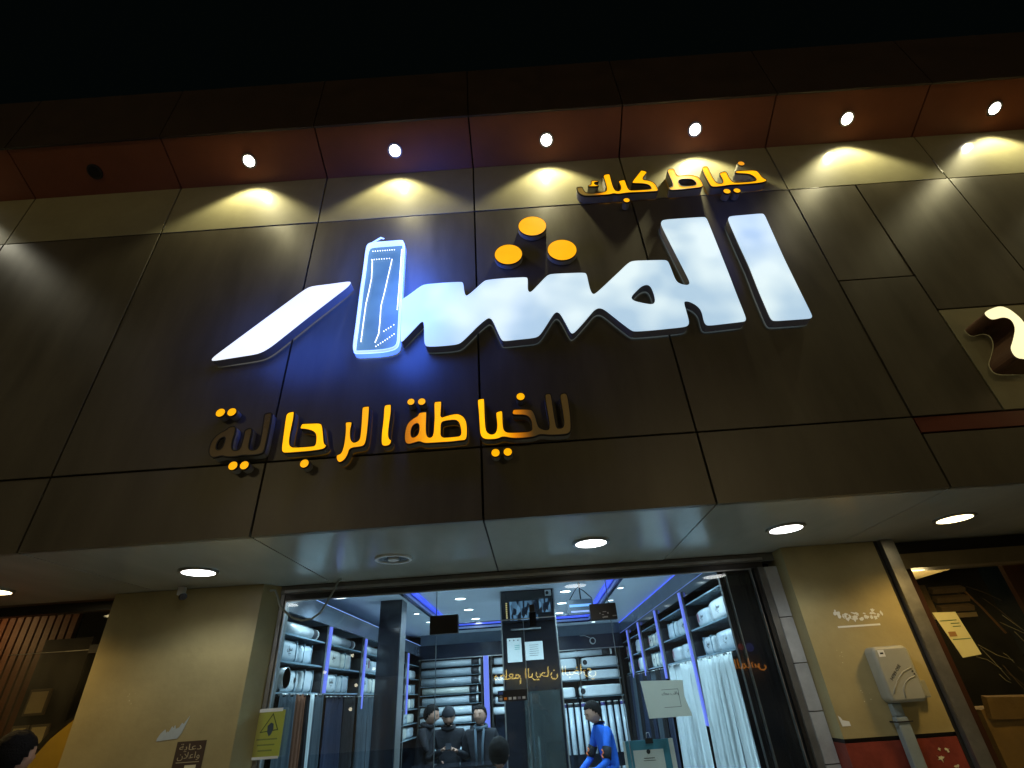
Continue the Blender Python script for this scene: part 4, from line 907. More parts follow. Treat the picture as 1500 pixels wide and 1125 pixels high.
# hanging fabrics -----------------------------------------------------
def drape(side, y, w, z1, m, label, z0=0.5, amp=0.016, seed=0, tilt=0.0, group=None, waves=3):
    rnd = random.Random(seed)
    xf = (XL if side < 0 else XR) - side * 0.005
    t = thing('hanging_fabric', label, 'hanging fabric', (xf, y, z0), group)
    bm = bmesh.new(); nu, nv = 26, 22
    ph = rnd.uniform(0, 6); ph2 = rnd.uniform(0, 6); flare = rnd.uniform(0.02, 0.10)
    rows = []
    for j in range(nv + 1):
        v = j / nv; z = z1 + (z0 - z1) * v; row = []
        for i in range(nu + 1):
            u = i / nu - 0.5
            uw = u + 0.05 * math.sin(3.1 * u * waves + ph2) + 0.02 * v * math.sin(5 * u + ph)
            f = math.sin(uw * 2 * PI * waves + ph) * amp * (0.35 + 1.3 * v) * (0.7 + 0.5 * math.sin(u * 9 + ph2)) + math.sin(u * 2 * PI * waves * 2.3 + ph2 + v * 2) * amp * 0.4
            top = 0.012 * math.sin(u * PI * waves * 2 + ph) * (1 - v) ** 6
            yy = u * w * (1 + flare * v) + tilt * v
            row.append(bm.verts.new((-side * (0.03 + 0.03 * v) - side * f, yy, z - z0 + top)))
        rows.append(row)
    for a, b in zip(rows, rows[1:]):
        for i in range(nu): bm.faces.new((a[i], a[i + 1], b[i + 1], b[i]))
    r = bmesh.ops.solidify(bm, geom=bm.faces[:], thickness=0.004)
    bmesh.ops.recalc_face_normals(bm, faces=bm.faces)
    me = bpy.data.meshes.new('cloth'); bm.to_mesh(me); bm.free()
    for p in me.polygons: p.use_smooth = True
    new_obj('cloth', me, m, t)
    tube('hanger_bar', [(xf - side * 0.025, y - w / 2, z1 + 0.004), (xf - side * 0.025, y + w / 2, z1 + 0.004)], 0.006, M['alu'], t, 8)
    return t
gl_ = 'dark suit fabrics hanging under the left shelves'
for (y, w_, m, lab, s) in [(1.58, 0.28, 'cloth_grey', 'slate fabric hanging nearest the glass at the left', 1), (1.83, 0.17, 'cloth_brown', 'brown fabric hanging under the left shelves, the only brown one', 2), (1.975, 0.09, 'cloth_black', 'narrow black fabric between the brown and the white one', 3),
                     (2.06, 0.075, 'cloth_white', 'narrow white fabric hanging right of the brown one', 4), (2.22, 0.22, 'cloth_grey', 'slate fabric under the first left LED strip', 5), (2.62, 0.46, 'cloth_navy', 'wide navy fabric between the two left LED strips', 6),
                     (3.05, 0.34, 'cloth_black', 'black fabric left of the second LED strip', 7), (3.48, 0.40, 'cloth_grey', 'slate blue fabric under the second left LED strip', 8), (3.86, 0.30, 'cloth_grey', 'slate fabric with a pale edge beside the black column', 9), (4.2, 0.3, 'cloth_navy', 'navy fabric just behind the black column', 10)]:
    drape(-1, y, w_, 1.715 if y > 2.3 else 1.73, M[m], lab, seed=s, group=gl_, waves=2 if w_ < 0.3 else 4, amp=0.012)
for (y, w_, lab, s) in [(1.68, 0.26, 'white thobe fabric nearest the glass at the right, hanging wide at its foot', 31), (1.91, 0.22, 'second white thobe fabric from the glass', 32), (2.12, 0.20, 'third white thobe fabric from the glass', 33), (2.34, 0.20, 'white thobe fabric just before the first right LED strip', 34)]:
    drape(1, y, w_, 1.80, M['cloth_white'], lab, seed=s, group='white thobe fabrics hanging at the right', waves=4, amp=0.020, tilt=-0.05 if y < 1.8 else 0)
for (y, w_, lab, s) in [(2.74, 0.20, 'white fabric right after the first right LED strip', 41), (2.96, 0.22, 'second white fabric of the second right bay', 42), (3.20, 0.22, 'third white fabric of the second right bay', 43), (3.44, 0.24, 'fourth white fabric of the second right bay', 44)]:
    drape(1, y, w_, 1.80, M['cloth_white'], lab, seed=s, group='white thobe fabrics hanging at the right', waves=4, amp=0.018)
for i in range(10):
    y = 3.92 + i * 0.27
    drape(1, y, 0.25, 1.79, M[['cloth_navy', 'cloth_black', 'cloth_grey', 'cloth_navy', 'cloth_black'][i % 5]], '%s dark fabric beyond the white ones under the right shelves' % ORD[i], seed=50 + i, group='dark fabrics hanging at the right', waves=3)

# counter, glass-fronted display stand and sign card
ct = thing('counter', 'dark counter across the shop on which the boy sits', 'counter', (0.9, 3.5, 0))
box('body', 0.62, 1.50, 3.15, 3.75, 0.0, 0.93, M['navy'], ct)
box('top', 0.58, 1.54, 3.11, 3.79, 0.932, 0.965, M['black_gloss'], ct, bev=0.004)
c2 = thing('counter', 'dark serving counter in front of the three men at the left', 'counter', (-0.7, 4.6, 0))
box('body', -1.25, -0.25, 4.35, 4.75, 0.0, 0.97, M['navy'], c2); box('top', -1.28, -0.22, 4.32, 4.78, 0.972, 1.0, M['black_gloss'], c2, bev=0.004)
# a camera and monitors hanging from the ceiling
t = thing('hanging_screen', 'small screen with a bright blue picture hanging from the shop ceiling', 'screen', (0.80, 3.2, 2.4))
box('casing', 0.625, 0.905, 3.20, 3.24, 2.335, 2.475, M['fascia_grey'], t, bev=0.003)
box('picture', 0.650, 0.885, 3.197, 3.1995, 2.40, 2.425, emit('cyan_picture', (0.01, 0.45, 1.0), 1.2, col2=(0.01, 0.1, 0.9)), t)
box('picture', 0.660, 0.880, 3.197, 3.1995, 2.345, 2.362, emit('blue_picture', (0.01, 0.03, 0.8), 0.8), t)
tube('cable', [(0.66, 3.22, 2.475), (0.72, 3.22, 2.56), (0.76, 3.22, 2.60), (0.82, 3.22, 2.56), (0.90, 3.22, 2.48)], 0.005, M['ink'], t, 8)
tube('arm', [(0.78, 3.23, 2.46), (0.78, 3.23, 2.65)], 0.008, M['dark_metal'], t, 8)
t = thing('dome_camera', 'round security camera on the dark band of the back wall', 'camera', (1.22, 6.55, 2.3))
disc('ring', (1.22, 6.58, 2.325), 0.05, M['white'], t, 28, 0.03, 'Y', 0.036); disc('lens', (1.22, 6.575, 2.325), 0.036, M['black_gloss'], t, 24, 0.03, 'Y')
tube('cable', [(1.19, 6.585, 2.37), (1.10, 6.585, 2.41), (1.02, 6.585, 2.41)], 0.004, M['white'], t, 8)
# ================================================================== things stuck on glass and pillars
t = thing('warning_poster', 'yellow poster with a warning triangle taped on the left glass', 'poster', (-1.55, GY, 1.38))
box('sheet', -1.640, -1.462, 1.296, 1.2985, 1.385, 1.640, M['paper_yellow'], t)
box('tape', -1.636, -1.480, 1.2935, 1.2955, 1.632, 1.652, M['paper'], t); box('tape', -1.636, -1.466, 1.2935, 1.2955, 1.376, 1.390, M['paper'], t)
tri = [(-1.610, 1.520), (-1.494, 1.530), (-1.540, 1.622)]
poly_plate('triangle', offset(tri, 0.004), 1.2935, mat('olive_print', (0.10, 0.12, 0.03), 0.6), t, 0.0015, [offset(tri, -0.008)])
poly_plate('torn_hole', [(-1.565, 1.555), (-1.545, 1.572), (-1.528, 1.565), (-1.525, 1.535), (-1.535, 1.508), (-1.548, 1.497), (-1.562, 1.520)], 1.2925, M['cloth_grey'], t, 0.002)
for i in range(3): box('print_line', -1.625 + i * 0.01, -1.490 - i * 0.012, 1.2940, 1.2955, 1.478 - i * 0.030, 1.486 - i * 0.030, mat('faded_print_%d' % i, (0.22, 0.24, 0.07), 0.7), t)
t = thing('paper_notice', 'white paper notice taped on the right glass before the white fabrics', 'notice', (1.08, GY, 1.45))
poly_plate('sheet', [(0.930, 1.662), (1.215, 1.652), (1.205, 1.560), (1.232, 1.448), (0.948, 1.448)], GY - 0.006, M['paper_thin'], t, 0.0015)
box('print_frame', 1.06, 1.172, GY - 0.0075, GY - 0.0065, 1.502, 1.504, M['ink'], t); box('print_frame', 1.170, 1.172, GY - 0.0075, GY - 0.0065, 1.504, 1.604, M['ink'], t); box('print_frame', 1.06, 1.170, GY - 0.0075, GY - 0.0065, 1.602, 1.604, M['ink'], t)
text('handwriting', '\uFED9\uFECC\uFEE3 \uFE90\uFED7\uFE8D\uFEED', (1.115, GY - 0.0072, 1.580), 0.026, M['ink'], t, depth=0.0003)
t = thing('sign_card', 'blue bordered card clipped to a stand behind the right glass', 'card', (0.95, 1.6, 1.0))
box('board', 0.79, 1.08, 1.500, 1.506, 0.95, 1.325, mat('teal_print', (0.05, 0.25, 0.36), 0.5), t)
box('sheet', 0.835, 1.035, 1.497, 1.4995, 0.97, 1.272, M['paper'], t); disc('emblem', (0.935, 1.4955, 1.262), 0.013, M['ink'], t, 20, 0.002, 'Y')
box('margin', 0.775, 0.790, 1.499, 1.505, 0.95, 1.325, M['paper'], t); box('margin', 1.080, 1.11, 1.499, 1.505, 0.95, 1.325, M['paper'], t)
box('print_line', 0.90, 0.97, 1.4955, 1.4965, 1.225, 1.229, M['ink'], t); box('print_line', 0.895, 0.975, 1.4955, 1.4965, 1.213, 1.216, M['ink'], t)
box('clip', 0.925, 0.975, 1.488, 1.497, 1.305, 1.335, M['ink'], t); tube('clip_wire', [(0.935, 1.49, 1.335), (0.940, 1.49, 1.365), (0.957, 1.49, 1.365), (0.962, 1.49, 1.335)], 0.002, M['alu'], t, 6)
box('stand_leg', 0.925, 0.955, 1.51, 1.53, 0.0, 1.30, M['dark_metal'], t)

t = thing('torn_sticker', 'torn pale blue sticker scrap on the left beige pillar', 'sticker', (-2.1, 1.16, 1.52))
poly_plate('scrap', [(-2.205, 1.515), (-2.075, 1.523), (-2.055, 1.55), (-2.025, 1.642), (-2.055, 1.598), (-2.066, 1.606), (-2.078, 1.582), (-2.100, 1.575), (-2.108, 1.596), (-2.115, 1.577), (-2.125, 1.590), (-2.140, 1.560), (-2.150, 1.564), (-2.156, 1.555), (-2.166, 1.576), (-2.190, 1.555), (-2.204, 1.530)], 1.1575, mat('pale_blue_paper', (0.38, 0.44, 0.46), 0.7, var=0.15), t, 0.002)
t = thing('advert_plate', 'dark brown sticker with pale Arabic lettering on the left beige pillar', 'sticker', (-1.97, 1.16, 1.2))
poly_plate('plate', [(-2.065, 1.505), (-1.880, 1.505), (-1.880, 1.20), (-2.065, 1.20)], 1.157, mat('dark_brown_vinyl', (0.05, 0.03, 0.02), 0.5), t, 0.0025)
pm = mat('tan_print', (0.42, 0.36, 0.22), 0.6)
text('lettering', '\uFE94\uFEF3\uFE8E\uFECB\uFEA9', (-1.973, 1.1562, 1.473), 0.046, pm, t, depth=0.0003, width=0.14)
text('lettering', '\uFEE5\uFEFC\uFECB\uFE8D\uFEED', (-1.973, 1.1562, 1.430), 0.046, pm, t, depth=0.0003, width=0.14)
box('print_line', -2.045, -1.900, 1.1555, 1.1565, 1.395, 1.399, pm, t); box('white_patch', -1.985, -1.915, 1.1555, 1.1565, 1.34, 1.382, M['paper_old'], t)

t = thing('glue_scrape', 'ragged white glue remains of a removed poster on the right beige pillar', 'scrape', (2.44, 1.16, 1.96))
rnd = random.Random(5)
for i in range(46):
    u = rnd.random(); x = 2.285 + u * 0.32; z = 1.985 - rnd.random() * 0.055 + (0.01 if u < 0.2 else -0.004)
    if 0.66 < u < 0.72: continue
    w_ = rnd.uniform(0.006, 0.020); h = rnd.uniform(0.006, 0.022)
    pts = [(x + w_ * rnd.uniform(0.4, 1) * math.cos(a), z + h * rnd.uniform(0.3, 1) * math.sin(a)) for a in [q * PI / 4 for q in range(8)]]
    poly_plate('flake', pts, 1.1575 - rnd.uniform(0, 0.001), M['paper'], t, 0.0015)
box('tape_strip', 2.275, 2.56, 1.1575, 1.1592, 1.885, 1.896, M['paper'], t)
t = thing('small_sticker', 'small white torn sticker low on the right beige pillar', 'sticker', (2.10, 1.16, 1.37))
poly_plate('scrap', [(2.078, 1.405), (2.090, 1.395), (2.098, 1.380), (2.135, 1.372), (2.137, 1.348), (2.085, 1.348)], 1.1575, M['paper'], t, 0.002)

rnd = random.Random(21)
for (cx, cz, lab) in ((2.30, 1.50, 'pale scuffed paint patch left of the telecom box'), (2.22, 1.72, 'thin pale scuff high left of the telecom box'), (-2.45, 1.75, 'faint pale scuff on the left beige pillar')):
    t = thing('scuff', lab, 'scuff mark', (cx, 1.16, cz), 'scuff marks on the beige pillars')
    for i in range(5):
        x = cx + rnd.uniform(-0.03, 0.03); z = cz + rnd.uniform(-0.04, 0.04); w_ = rnd.uniform(0.002, 0.006); h = rnd.uniform(0.001, 0.004)
        poly_plate('flake', [(x + w_ * rnd.uniform(0.5, 1) * math.cos(a), z + h * rnd.uniform(0.4, 1) * math.sin(a)) for a in [q * PI / 4 for q in range(8)]], 1.1585, M['paper_old'], t, 0.001)

# meter box with conduit
def rounded(x0, x1, z0, z1, r, n=6):
    out = []
    for cx, cz, a0 in ((x1 - r, z1 - r, 0), (x0 + r, z1 - r, 90), (x0 + r, z0 + r, 180), (x1 - r, z0 + r, 270)):
        for k in range(n + 1):
            a = math.radians(a0 + 90 * k / n); out.append((cx + r * math.cos(a), cz + r * math.sin(a)))
    return out
t = thing('meter_box', 'grey rounded plastic telecom box with a white sticker on the right pillar', 'meter box', (2.50, 1.15, 1.45))
gm = mat('grey_plastic', (0.33, 0.33, 0.27), 0.45, 0, 0.4, 0.06, 8)
def pillow_box(name, loop, y0, y1, m, parent, bev=0.018):
    off = wl(parent); bm = bmesh.new(); rows = []
    for (d, y) in ((0, y1), (0, y0 + bev), (-bev * 0.3, y0 + bev * 0.3), (-bev, y0)):
        rows.append([bm.verts.new(Vector((p[0], y, p[1])) - off) for p in offset(loop, d)])
    n = len(loop)
    for a, b in zip(rows, rows[1:]):
        for i in range(n): bm.faces.new((a[i], a[(i + 1) % n], b[(i + 1) % n], b[i]))
    bm.faces.new(rows[-1])
    bmesh.ops.recalc_face_normals(bm, faces=bm.faces)
    me = bpy.data.meshes.new(name); bm.to_mesh(me); bm.free()
    for p in me.polygons: p.use_smooth = len(p.vertices) == 4
    return new_obj(name, me, m, parent)
MB = rounded(2.385, 2.615, 1.452, 1.758, 0.035)
pillow_box('cover', MB, 1.065, 1.158, gm, t)
box('sticker', 2.415, 2.455, 1.0628, 1.0642, 1.700, 1.738, M['paper'], t)
box('sticker_print', 2.425, 2.446, 1.0618, 1.0626, 1.714, 1.724, M['ink'], t)
arc = [(2.395 + 0.30 * math.sin(a), 1.0645, 1.485 + 0.0 + 0.19 * (1 - math.cos(a))) for a in [k * PI / 2 / 10 * 0.9 for k in range(11)]]
tube('raised_line', [(2.415, 1.064, 1.500), (2.44, 1.064, 1.535), (2.475, 1.064, 1.575), (2.52, 1.064, 1.61), (2.585, 1.064, 1.632)], 0.0035, gm, t, 8)
tube('raised_line', [(2.475, 1.064, 1.475), (2.485, 1.064, 1.520), (2.51, 1.064, 1.555), (2.545, 1.064, 1.575), (2.59, 1.064, 1.585)], 0.0035, gm, t, 8)
text('handwriting', '34789 OSE', (2.475, 1.0638, 1.610), 0.026, M['ink'], t, rot=(PI / 2, -math.radians(42), 0), depth=0.0003)
for dz in (0, 0.016): disc('key_mark', (2.582 + dz * 0.3, 1.063, 1.612 - dz), 0.005, M['ink'], t, 12, 0.002, 'Y')
t = thing('conduit_pipe', 'grey plastic conduit dropping from the telecom box down the pillar', 'pipe', (2.43, 1.12, 0))
box('trunking', 2.398, 2.470, 1.108, 1.158, 0.0, 1.38, mat('blue_grey_plastic', (0.24, 0.29, 0.30), 0.5), t, bev=0.008)
box('neck', 2.405, 2.462, 1.112, 1.158, 1.381, 1.450, mat('blue_grey_plastic2', (0.22, 0.27, 0.28), 0.5), t, bev=0.006)
box('strap', 2.380, 2.488, 1.102, 1.107, 1.352, 1.358, M['ink'], t); box('strap', 2.378, 2.386, 1.107, 1.158, 1.352, 1.360, M['ink'], t)
t = thing('small_box', 'small grey junction box half hidden behind the telecom box', 'junction box', (2.66, 1.15, 1.47))
box('body', 2.618, 2.668, 1.115, 1.158, 1.468, 1.560, gm, t, bev=0.006)
poly_plate('paper_patch', [(2.605, 1.588), (2.650, 1.585), (2.652, 1.562), (2.61, 1.562)], 1.156, M['paper'], t, 0.0015)

# loose cable over the left pane and small camera
t = thing('cable', 'loose pale cable hanging in a loop in front of the left glass', 'cable', (-1.4, 1.2, 2.2))
tube('cable', [(-1.64, 1.14, 2.375), (-1.60, 1.13, 2.372), (-1.570, 1.12, 2.33), (-1.545, 1.12, 2.27), (-1.50, 1.12, 2.225), (-1.44, 1.12, 2.180), (-1.37, 1.12, 2.158), (-1.30, 1.12, 2.165), (-1.245, 1.12, 2.200), (-1.205, 1.12, 2.27), (-1.180, 1.14, 2.34), (-1.165, 1.16, 2.405), (-1.15, 1.19, 2.428)], 0.0075, mat('dirty_white_cable', (0.30, 0.32, 0.28), 0.5), t, 10)
t = thing('security_camera', 'small white and dark camera under the soffit by the left pillar', 'camera', (-2.25, 1.08, 2.4))
box('bracket', -2.272, -2.232, 1.06, 1.10, 2.372, 2.428, M['white'], t, bev=0.004)
tube('body', [(-2.24, 1.08, 2.362), (-2.17, 0.99, 2.345)], 0.022, M['ink'], t, 14)

# ================================================================== neighbouring shop at the left
nl = thing('shopfront', 'dark glass shopfront of the neighbouring shop at the left', 'shopfront', (-3.8, 1.4, 0))
box('header', -6.2, -2.795, 1.36, 1.44, 2.362, ZB - 0.004, M['dark_metal'], nl)
box('glass_pane', -3.86, -2.800, 1.392, 1.402, 0.0, 2.360, M['glass_dirty'], nl)
box('glass_pane', -6.2, -3.865, 1.392, 1.402, 0.0, 2.360, M['glass_dirty'], nl)
box('rail', -3.62, -2.80, 1.384, 1.390, 2.096, 2.100, M['alu'], nl)
box('hinge_patch', -3.03, -2.82, 1.380, 1.391, 2.075, 2.13, M['ink'], nl)
box('wall', -6.6, -2.85, 5.2, 5.25, 0, 2.9, mat('dark_back_wall', (0.022, 0.018, 0.014), 0.5), kind='structure')
box('wall', -2.84, -2.80, 1.45, 5.2, 0, 2.9, M['navy'], kind='structure')
box('ceiling', -6.6, -2.85, 1.45, 5.2, 2.62, 2.66, mat('dark_tan_ceiling', (0.10, 0.075, 0.04), 0.6), kind='structure')
ws = thing('slatted_wall', 'red brown wood slat wall inside the left neighbouring shop', 'slat wall', (-4.4, 2.4, 0))
wm = mat('red_brown_wood', (0.17, 0.055, 0.022), 0.4, 0, 0.4, 0.3, 5, stretch=(1, 1, 0.15))
box('backing', -6.4, -4.06, 2.43, 2.47, 0, 2.615, M['ink'], ws)
for i in range(20): box('slat', -4.10 - i * 0.075, -4.045 - i * 0.075, 2.385, 2.43, 0, 2.612, wm, ws)
def frame_cert(x0, x1, y, z0, z1, lab):
    t = thing('framed_certificate', lab, 'picture frame', ((x0 + x1) / 2, y, z0), 'framed certificates in the left shop')
    box('frame', x0, x1, y, y + 0.02, z0, z1, mat('pewter_frame', (0.22, 0.20, 0.16), 0.4, 0.4), t, bev=0.003)
    box('sheet', x0 + 0.018, x1 - 0.018, y - 0.002, y - 0.0005, z0 + 0.018, z1 - 0.018, M['paper_old'], t)
frame_cert(-4.07, -3.89, 2.2, 1.725, 1.915, 'framed cream certificate, topmost behind the left neighbour glass')
frame_cert(-4.11, -3.97, 2.2, 1.50, 1.66, 'lower left framed certificate behind the left neighbour glass')
frame_cert(-3.955, -3.80, 2.2, 1.33, 1.66, 'tall framed certificate at the lower right behind the left neighbour glass')
tag(box('partition', -4.13, -3.70, 2.225, 2.24, 0, 2.3, M['ink'], None), 'black partition board carrying the framed certificates in the left shop', 'partition')
t = thing('wall_speaker', 'black speaker with a round grille high in the left neighbouring shop', 'speaker', (-3.05, 1.9, 2.2))
box('cabinet', -3.23, -2.90, 1.80, 2.0, 2.16, 2.50, M['black_gloss'], t, bev=0.01)
disc('cone', (-3.06, 1.795, 2.33), 0.055, M['grey_metal'], t, 28, 0.012, 'Y'); disc('cone_ring', (-3.06, 1.792, 2.33), 0.085, M['dark_metal'], t, 28, 0.010, 'Y', 0.06)
box('shelf', -3.30, -2.86, 1.78, 2.02, 2.13, 2.15, M['beige'], t)
t = thing('shelf_lamp', 'warm lit wood shelf with orange glowing candles behind the left neighbour glass', 'lamp shelf', (-3.1, 2.1, 1.7))
box('back', -3.50, -2.9, 2.10, 2.13, 1.35, 2.06, mat('lit_tan_wood', (0.30, 0.16, 0.07), 0.5), t)
box('shelf', -3.48, -2.9, 2.02, 2.10, 1.80, 1.83, M['dark_metal'], t)
for i in range(5):
    x = -3.42 + i * 0.105
    disc('flame', (x, 2.05, 1.795), 0.008, emit('orange_glow', (1.0, 0.32, 0.05), 3.0), t, 12, 0.02)
    disc('flame', (x, 2.05, 1.86), 0.007, emit('orange_glow2', (1.0, 0.32, 0.05), 3.0), t, 12, 0.02)
l = bpy.data.lights.new('shelf_glow', 'POINT'); l.energy = 1.3; l.color = (1, 0.4, 0.12); l.shadow_soft_size = 0.1
lo = bpy.data.objects.new('shelf_glow', l); C.objects.link(lo); lo.parent = t; lo.location = (-0.1, -0.25, 0.15)
t = thing('yellow_arch_board', 'yellow rounded board leaning low behind the left neighbour glass', 'board', (-3.2, 1.6, 1.0))
poly_plate('board', [(-3.46, 1.0), (-3.44, 1.25), (-3.38, 1.42), (-3.28, 1.56), (-3.14, 1.68), (-2.86, 1.68), (-2.86, 1.0)], 1.62, mat('yellow_board', (0.60, 0.40, 0.06), 0.5), t, 0.02)
poly_plate('border', [(-3.50, 1.0), (-3.48, 1.26), (-3.41, 1.45), (-3.30, 1.60), (-3.14, 1.705), (-3.14, 1.685), (-3.28, 1.575), (-3.39, 1.43), (-3.455, 1.25), (-3.475, 1.0)], 1.615, M['dark_metal'], t, 0.02)
l = bpy.data.lights.new('room_light', 'POINT'); l.energy = 5; l.color = (1, 0.62, 0.25); l.shadow_soft_size = 0.15
t = thing('ceiling_lamp', 'warm ceiling lamp inside the left neighbouring shop', 'lamp', (-4.9, 2.0, 2.6)); disc('diffuser', (-4.9, 2.0, 2.60), 0.09, M['lamp_warm'], t, 28, 0.02)
lo = bpy.data.objects.new('room_light', l); C.objects.link(lo); lo.parent = t; lo.location = (0, -0.1, -0.2)

# ================================================================== neighbouring shop at the right
nr = thing('shopfront', 'brown framed dusty glass shopfront of the neighbouring shop at the right', 'shopfront', (3.6, 1.3, 0))
box('mullion', 2.775, 2.865, 1.12, 1.20, 0, ZB - 0.003, M['alu'], nr)
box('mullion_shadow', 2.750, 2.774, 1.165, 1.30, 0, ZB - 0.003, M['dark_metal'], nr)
brown = mat('dark_brown_frame', (0.045, 0.018, 0.010), 0.35, 0.1)
box('frame', 2.870, 2.985, 1.24, 1.36, 0, 2.30, brown, nr)
box('header', 2.870, 6.2, 1.20, 1.36, 2.235, 2.335, mat('tan_aluminium', (0.28, 0.22, 0.12), 0.35, 0.6), nr)
box('header_dark', 2.870, 6.2, 1.26, 1.36, 2.337, ZB - 0.004, M['dark_metal'], nr)
box('glass_pane', 2.988, 6.2, 1.296, 1.306, 0, 2.233, M['glass_dirty'], nr)
box('wall', 2.74, 2.79, 1.45, 5.5, 0, 2.9, M['navy'], kind='structure')
box('wall', 2.8, 7.0, 5.5, 5.55, 0, 2.9, mat('dark_back_wall_right', (0.025, 0.02, 0.013), 0.5), kind='structure')
box('ceiling', 2.8, 4.2, 1.45, 3.2, 2.40, 2.44, mat('tan_ceiling', (0.45, 0.36, 0.18), 0.6), kind='structure')
for i, (x, y) in enumerate(((3.52, 2.02), (3.72, 2.30))):
    t = thing('inner_lamp', 'small warm round lamp on the ceiling of the right neighbouring shop, %s one' % ('left' if i == 0 else 'right'), 'lamp', (x, y, 2.395))
    disc('diffuser', (x, y, 2.393), 0.035, M['lamp_warm'], t, 24, 0.008)
l = bpy.data.lights.new('inner_beam', 'POINT'); l.energy = 16; l.color = (1, 0.75, 0.38); l.shadow_soft_size = 0.1
lo = bpy.data.objects.new('inner_beam', l); C.objects.link(lo); lo.parent = t; lo.location = (0.2, 0.25, -0.35)
t = thing('ac_unit', 'dusty brown slatted air conditioner behind the right neighbour glass', 'air conditioner', (3.3, 1.5, 2.0))
tanp = mat('dusty_tan_metal', (0.22, 0.14, 0.07), 0.6, var=0.3)
box('housing', 3.12, 3.45, 1.46, 1.72, 1.95, 2.150, M['ink'], t)
box('side_panel', 3.10, 3.17, 1.435, 1.459, 1.95, 2.15, tanp, t)
for i in range(3):
    o = box('louvre', 3.19, 3.43, 1.41, 1.455, 1.965 + i * 0.062, 2.000 + i * 0.062, tanp, t); o.rotation_euler = (0.5, 0, 0)
box('bottom_lip', 3.09, 3.44, 1.43, 1.462, 1.918, 1.947, mat('pale_tan_metal', (0.36, 0.27, 0.15), 0.6), t)
tube('pipe', [(3.42, 1.44, 2.12), (3.50, 1.44, 1.98), (3.58, 1.44, 1.80)], 0.008, mat('copper', (0.45, 0.22, 0.08), 0.4, 0.8), t, 8)
rnd = random.Random(11)
t = thing('wire_tangle', 'tangle of thin wires and cobweb hanging in the right neighbour window', 'wires', (3.6, 1.45, 1.8))
for i in range(16):
    x = rnd.uniform(3.28, 3.9); z = rnd.uniform(1.55, 2.12); a = rnd.uniform(-1.2, -0.5); L_ = rnd.uniform(0.06, 0.26)
    tube('wire', [(x, 1.42, z), (x + L_ * 0.5 * math.cos(a), 1.42, z + L_ * 0.5 * math.sin(a) + rnd.uniform(-0.02, 0.02)), (x + L_ * math.cos(a), 1.42, z + L_ * math.sin(a))], 0.0015, tanp if i % 2 else M['paper_old'], t, 5)
t = thing('paper_poster', 'cream paper notice with green lines taped on the right neighbour glass', 'poster', (3.13, 1.29, 1.7))
poly_plate('sheet', [(3.030, 1.950), (3.190, 1.945), (3.228, 1.680), (3.095, 1.667)], 1.2925, mat('cream_paper', (0.62, 0.58, 0.30), 0.7, var=0.08), t, 0.0015)
grn = mat('green_print_line', (0.08, 0.16, 0.06), 0.6)
for (x0, x1, z) in [(3.055, 3.170, 1.892), (3.12, 3.180, 1.872), (3.125, 3.18, 1.853), (3.085, 3.205, 1.775)]: box('print_line', x0, x1, 1.2905, 1.2918, z, z + 0.005, grn, t)
box('print_patch', 3.075, 3.125, 1.2905, 1.2918, 1.795, 1.825, mat('brown_print', (0.30, 0.16, 0.05), 0.6), t)
for (x0, z0, s_) in [(3.29, 1.40, 0.36)]:
    t = thing('cardboard_box', 'open cardboard box low behind the right neighbour glass', 'box', (3.45, 1.7, 1.0))
    cbm = mat('cardboard', (0.36, 0.22, 0.08), 0.8, var=0.2, bump=0.3)
    box('body', 3.24, 3.80, 1.55, 1.95, 0.9, 1.36, cbm, t); o = box('flap', 3.26, 3.66, 1.50, 1.545, 1.30, 1.43, cbm, t); o.rotation_euler = (0.25, 0.04, 0.03)
    o = box('flap', 3.68, 3.95, 1.52, 1.56, 1.34, 1.41, cbm, t); o.rotation_euler = (0.2, -0.1, 0.1)
tag(box('wood_panel', 3.86, 4.5, 1.50, 1.54, 1.9, 2.3, wm, None), 'red brown wooden panel at the right edge behind the neighbour glass', 'panel')

# ================================================================== across the street (behind the camera; lights and mirrors in the glass)
ob = thing('opposite_building', 'dark low building across the street behind the camera', 'building', (0, -15, 0))
box('wall', -16, 16, -15.4, -15.0, 0, 5.0, mat('dim_render', (0.04, 0.035, 0.03), 0.8), ob)
box('added_window_glow', -7.5, -3.5, -14.99, -14.95, 0.4, 2.5, emit('added_warm_window', (1.0, 0.62, 0.28), 0.06, var=0.9, scale=1.5), ob)  # unseen glowing window added as weak warm fill
os_ = thing('restaurant_sign', 'golden lit Arabic restaurant sign across the street seen mirrored in the shop glass', 'sign', (0.6, -14.9, 2.3))
goldm = emit('gold_neon', (1.0, 0.66, 0.14), 9.0)
OROT = (PI / 2, 0, PI)
MATAM = '\uFEE2\uFECC\uFEC4\uFEE3'; RAYHAN = '\uFEE5\uFE8E\uFEA4\uFEF3\uFEAE\uFEDF\uFE8D'; BUKH = '\uFEF1\uFEAD\uFE8E\uFEA8\uFE92\uFEDF\uFE8D'
text('lettering', BUKH + ' ' + RAYHAN + ' ' + MATAM, (0.62, -14.9, 2.28), 0.42, goldm, os_, rot=OROT, depth=0.02)
o2 = thing('laundry_sign', 'orange lit Arabic sign with a red and blue mark across the street', 'sign', (7.6, -14.9, 2.3))
text('lettering', '\uFEB1\uFE8E\uFEE4\uFEDF\uFE8D', (7.75, -14.9, 2.12), 0.42, emit('orange_neon', (1.0, 0.30, 0.02), 3.0), o2, rot=OROT, depth=0.02)
disc('mark', (7.9, -14.88, 2.62), 0.14, emit('blue_mark', (0.03, 0.08, 0.7), 0.6), o2, 24, 0.03, 'Y'); disc('mark', (7.6, -14.88, 2.66), 0.10, emit('red_mark', (0.9, 0.05, 0.02), 0.7), o2, 24, 0.03, 'Y')
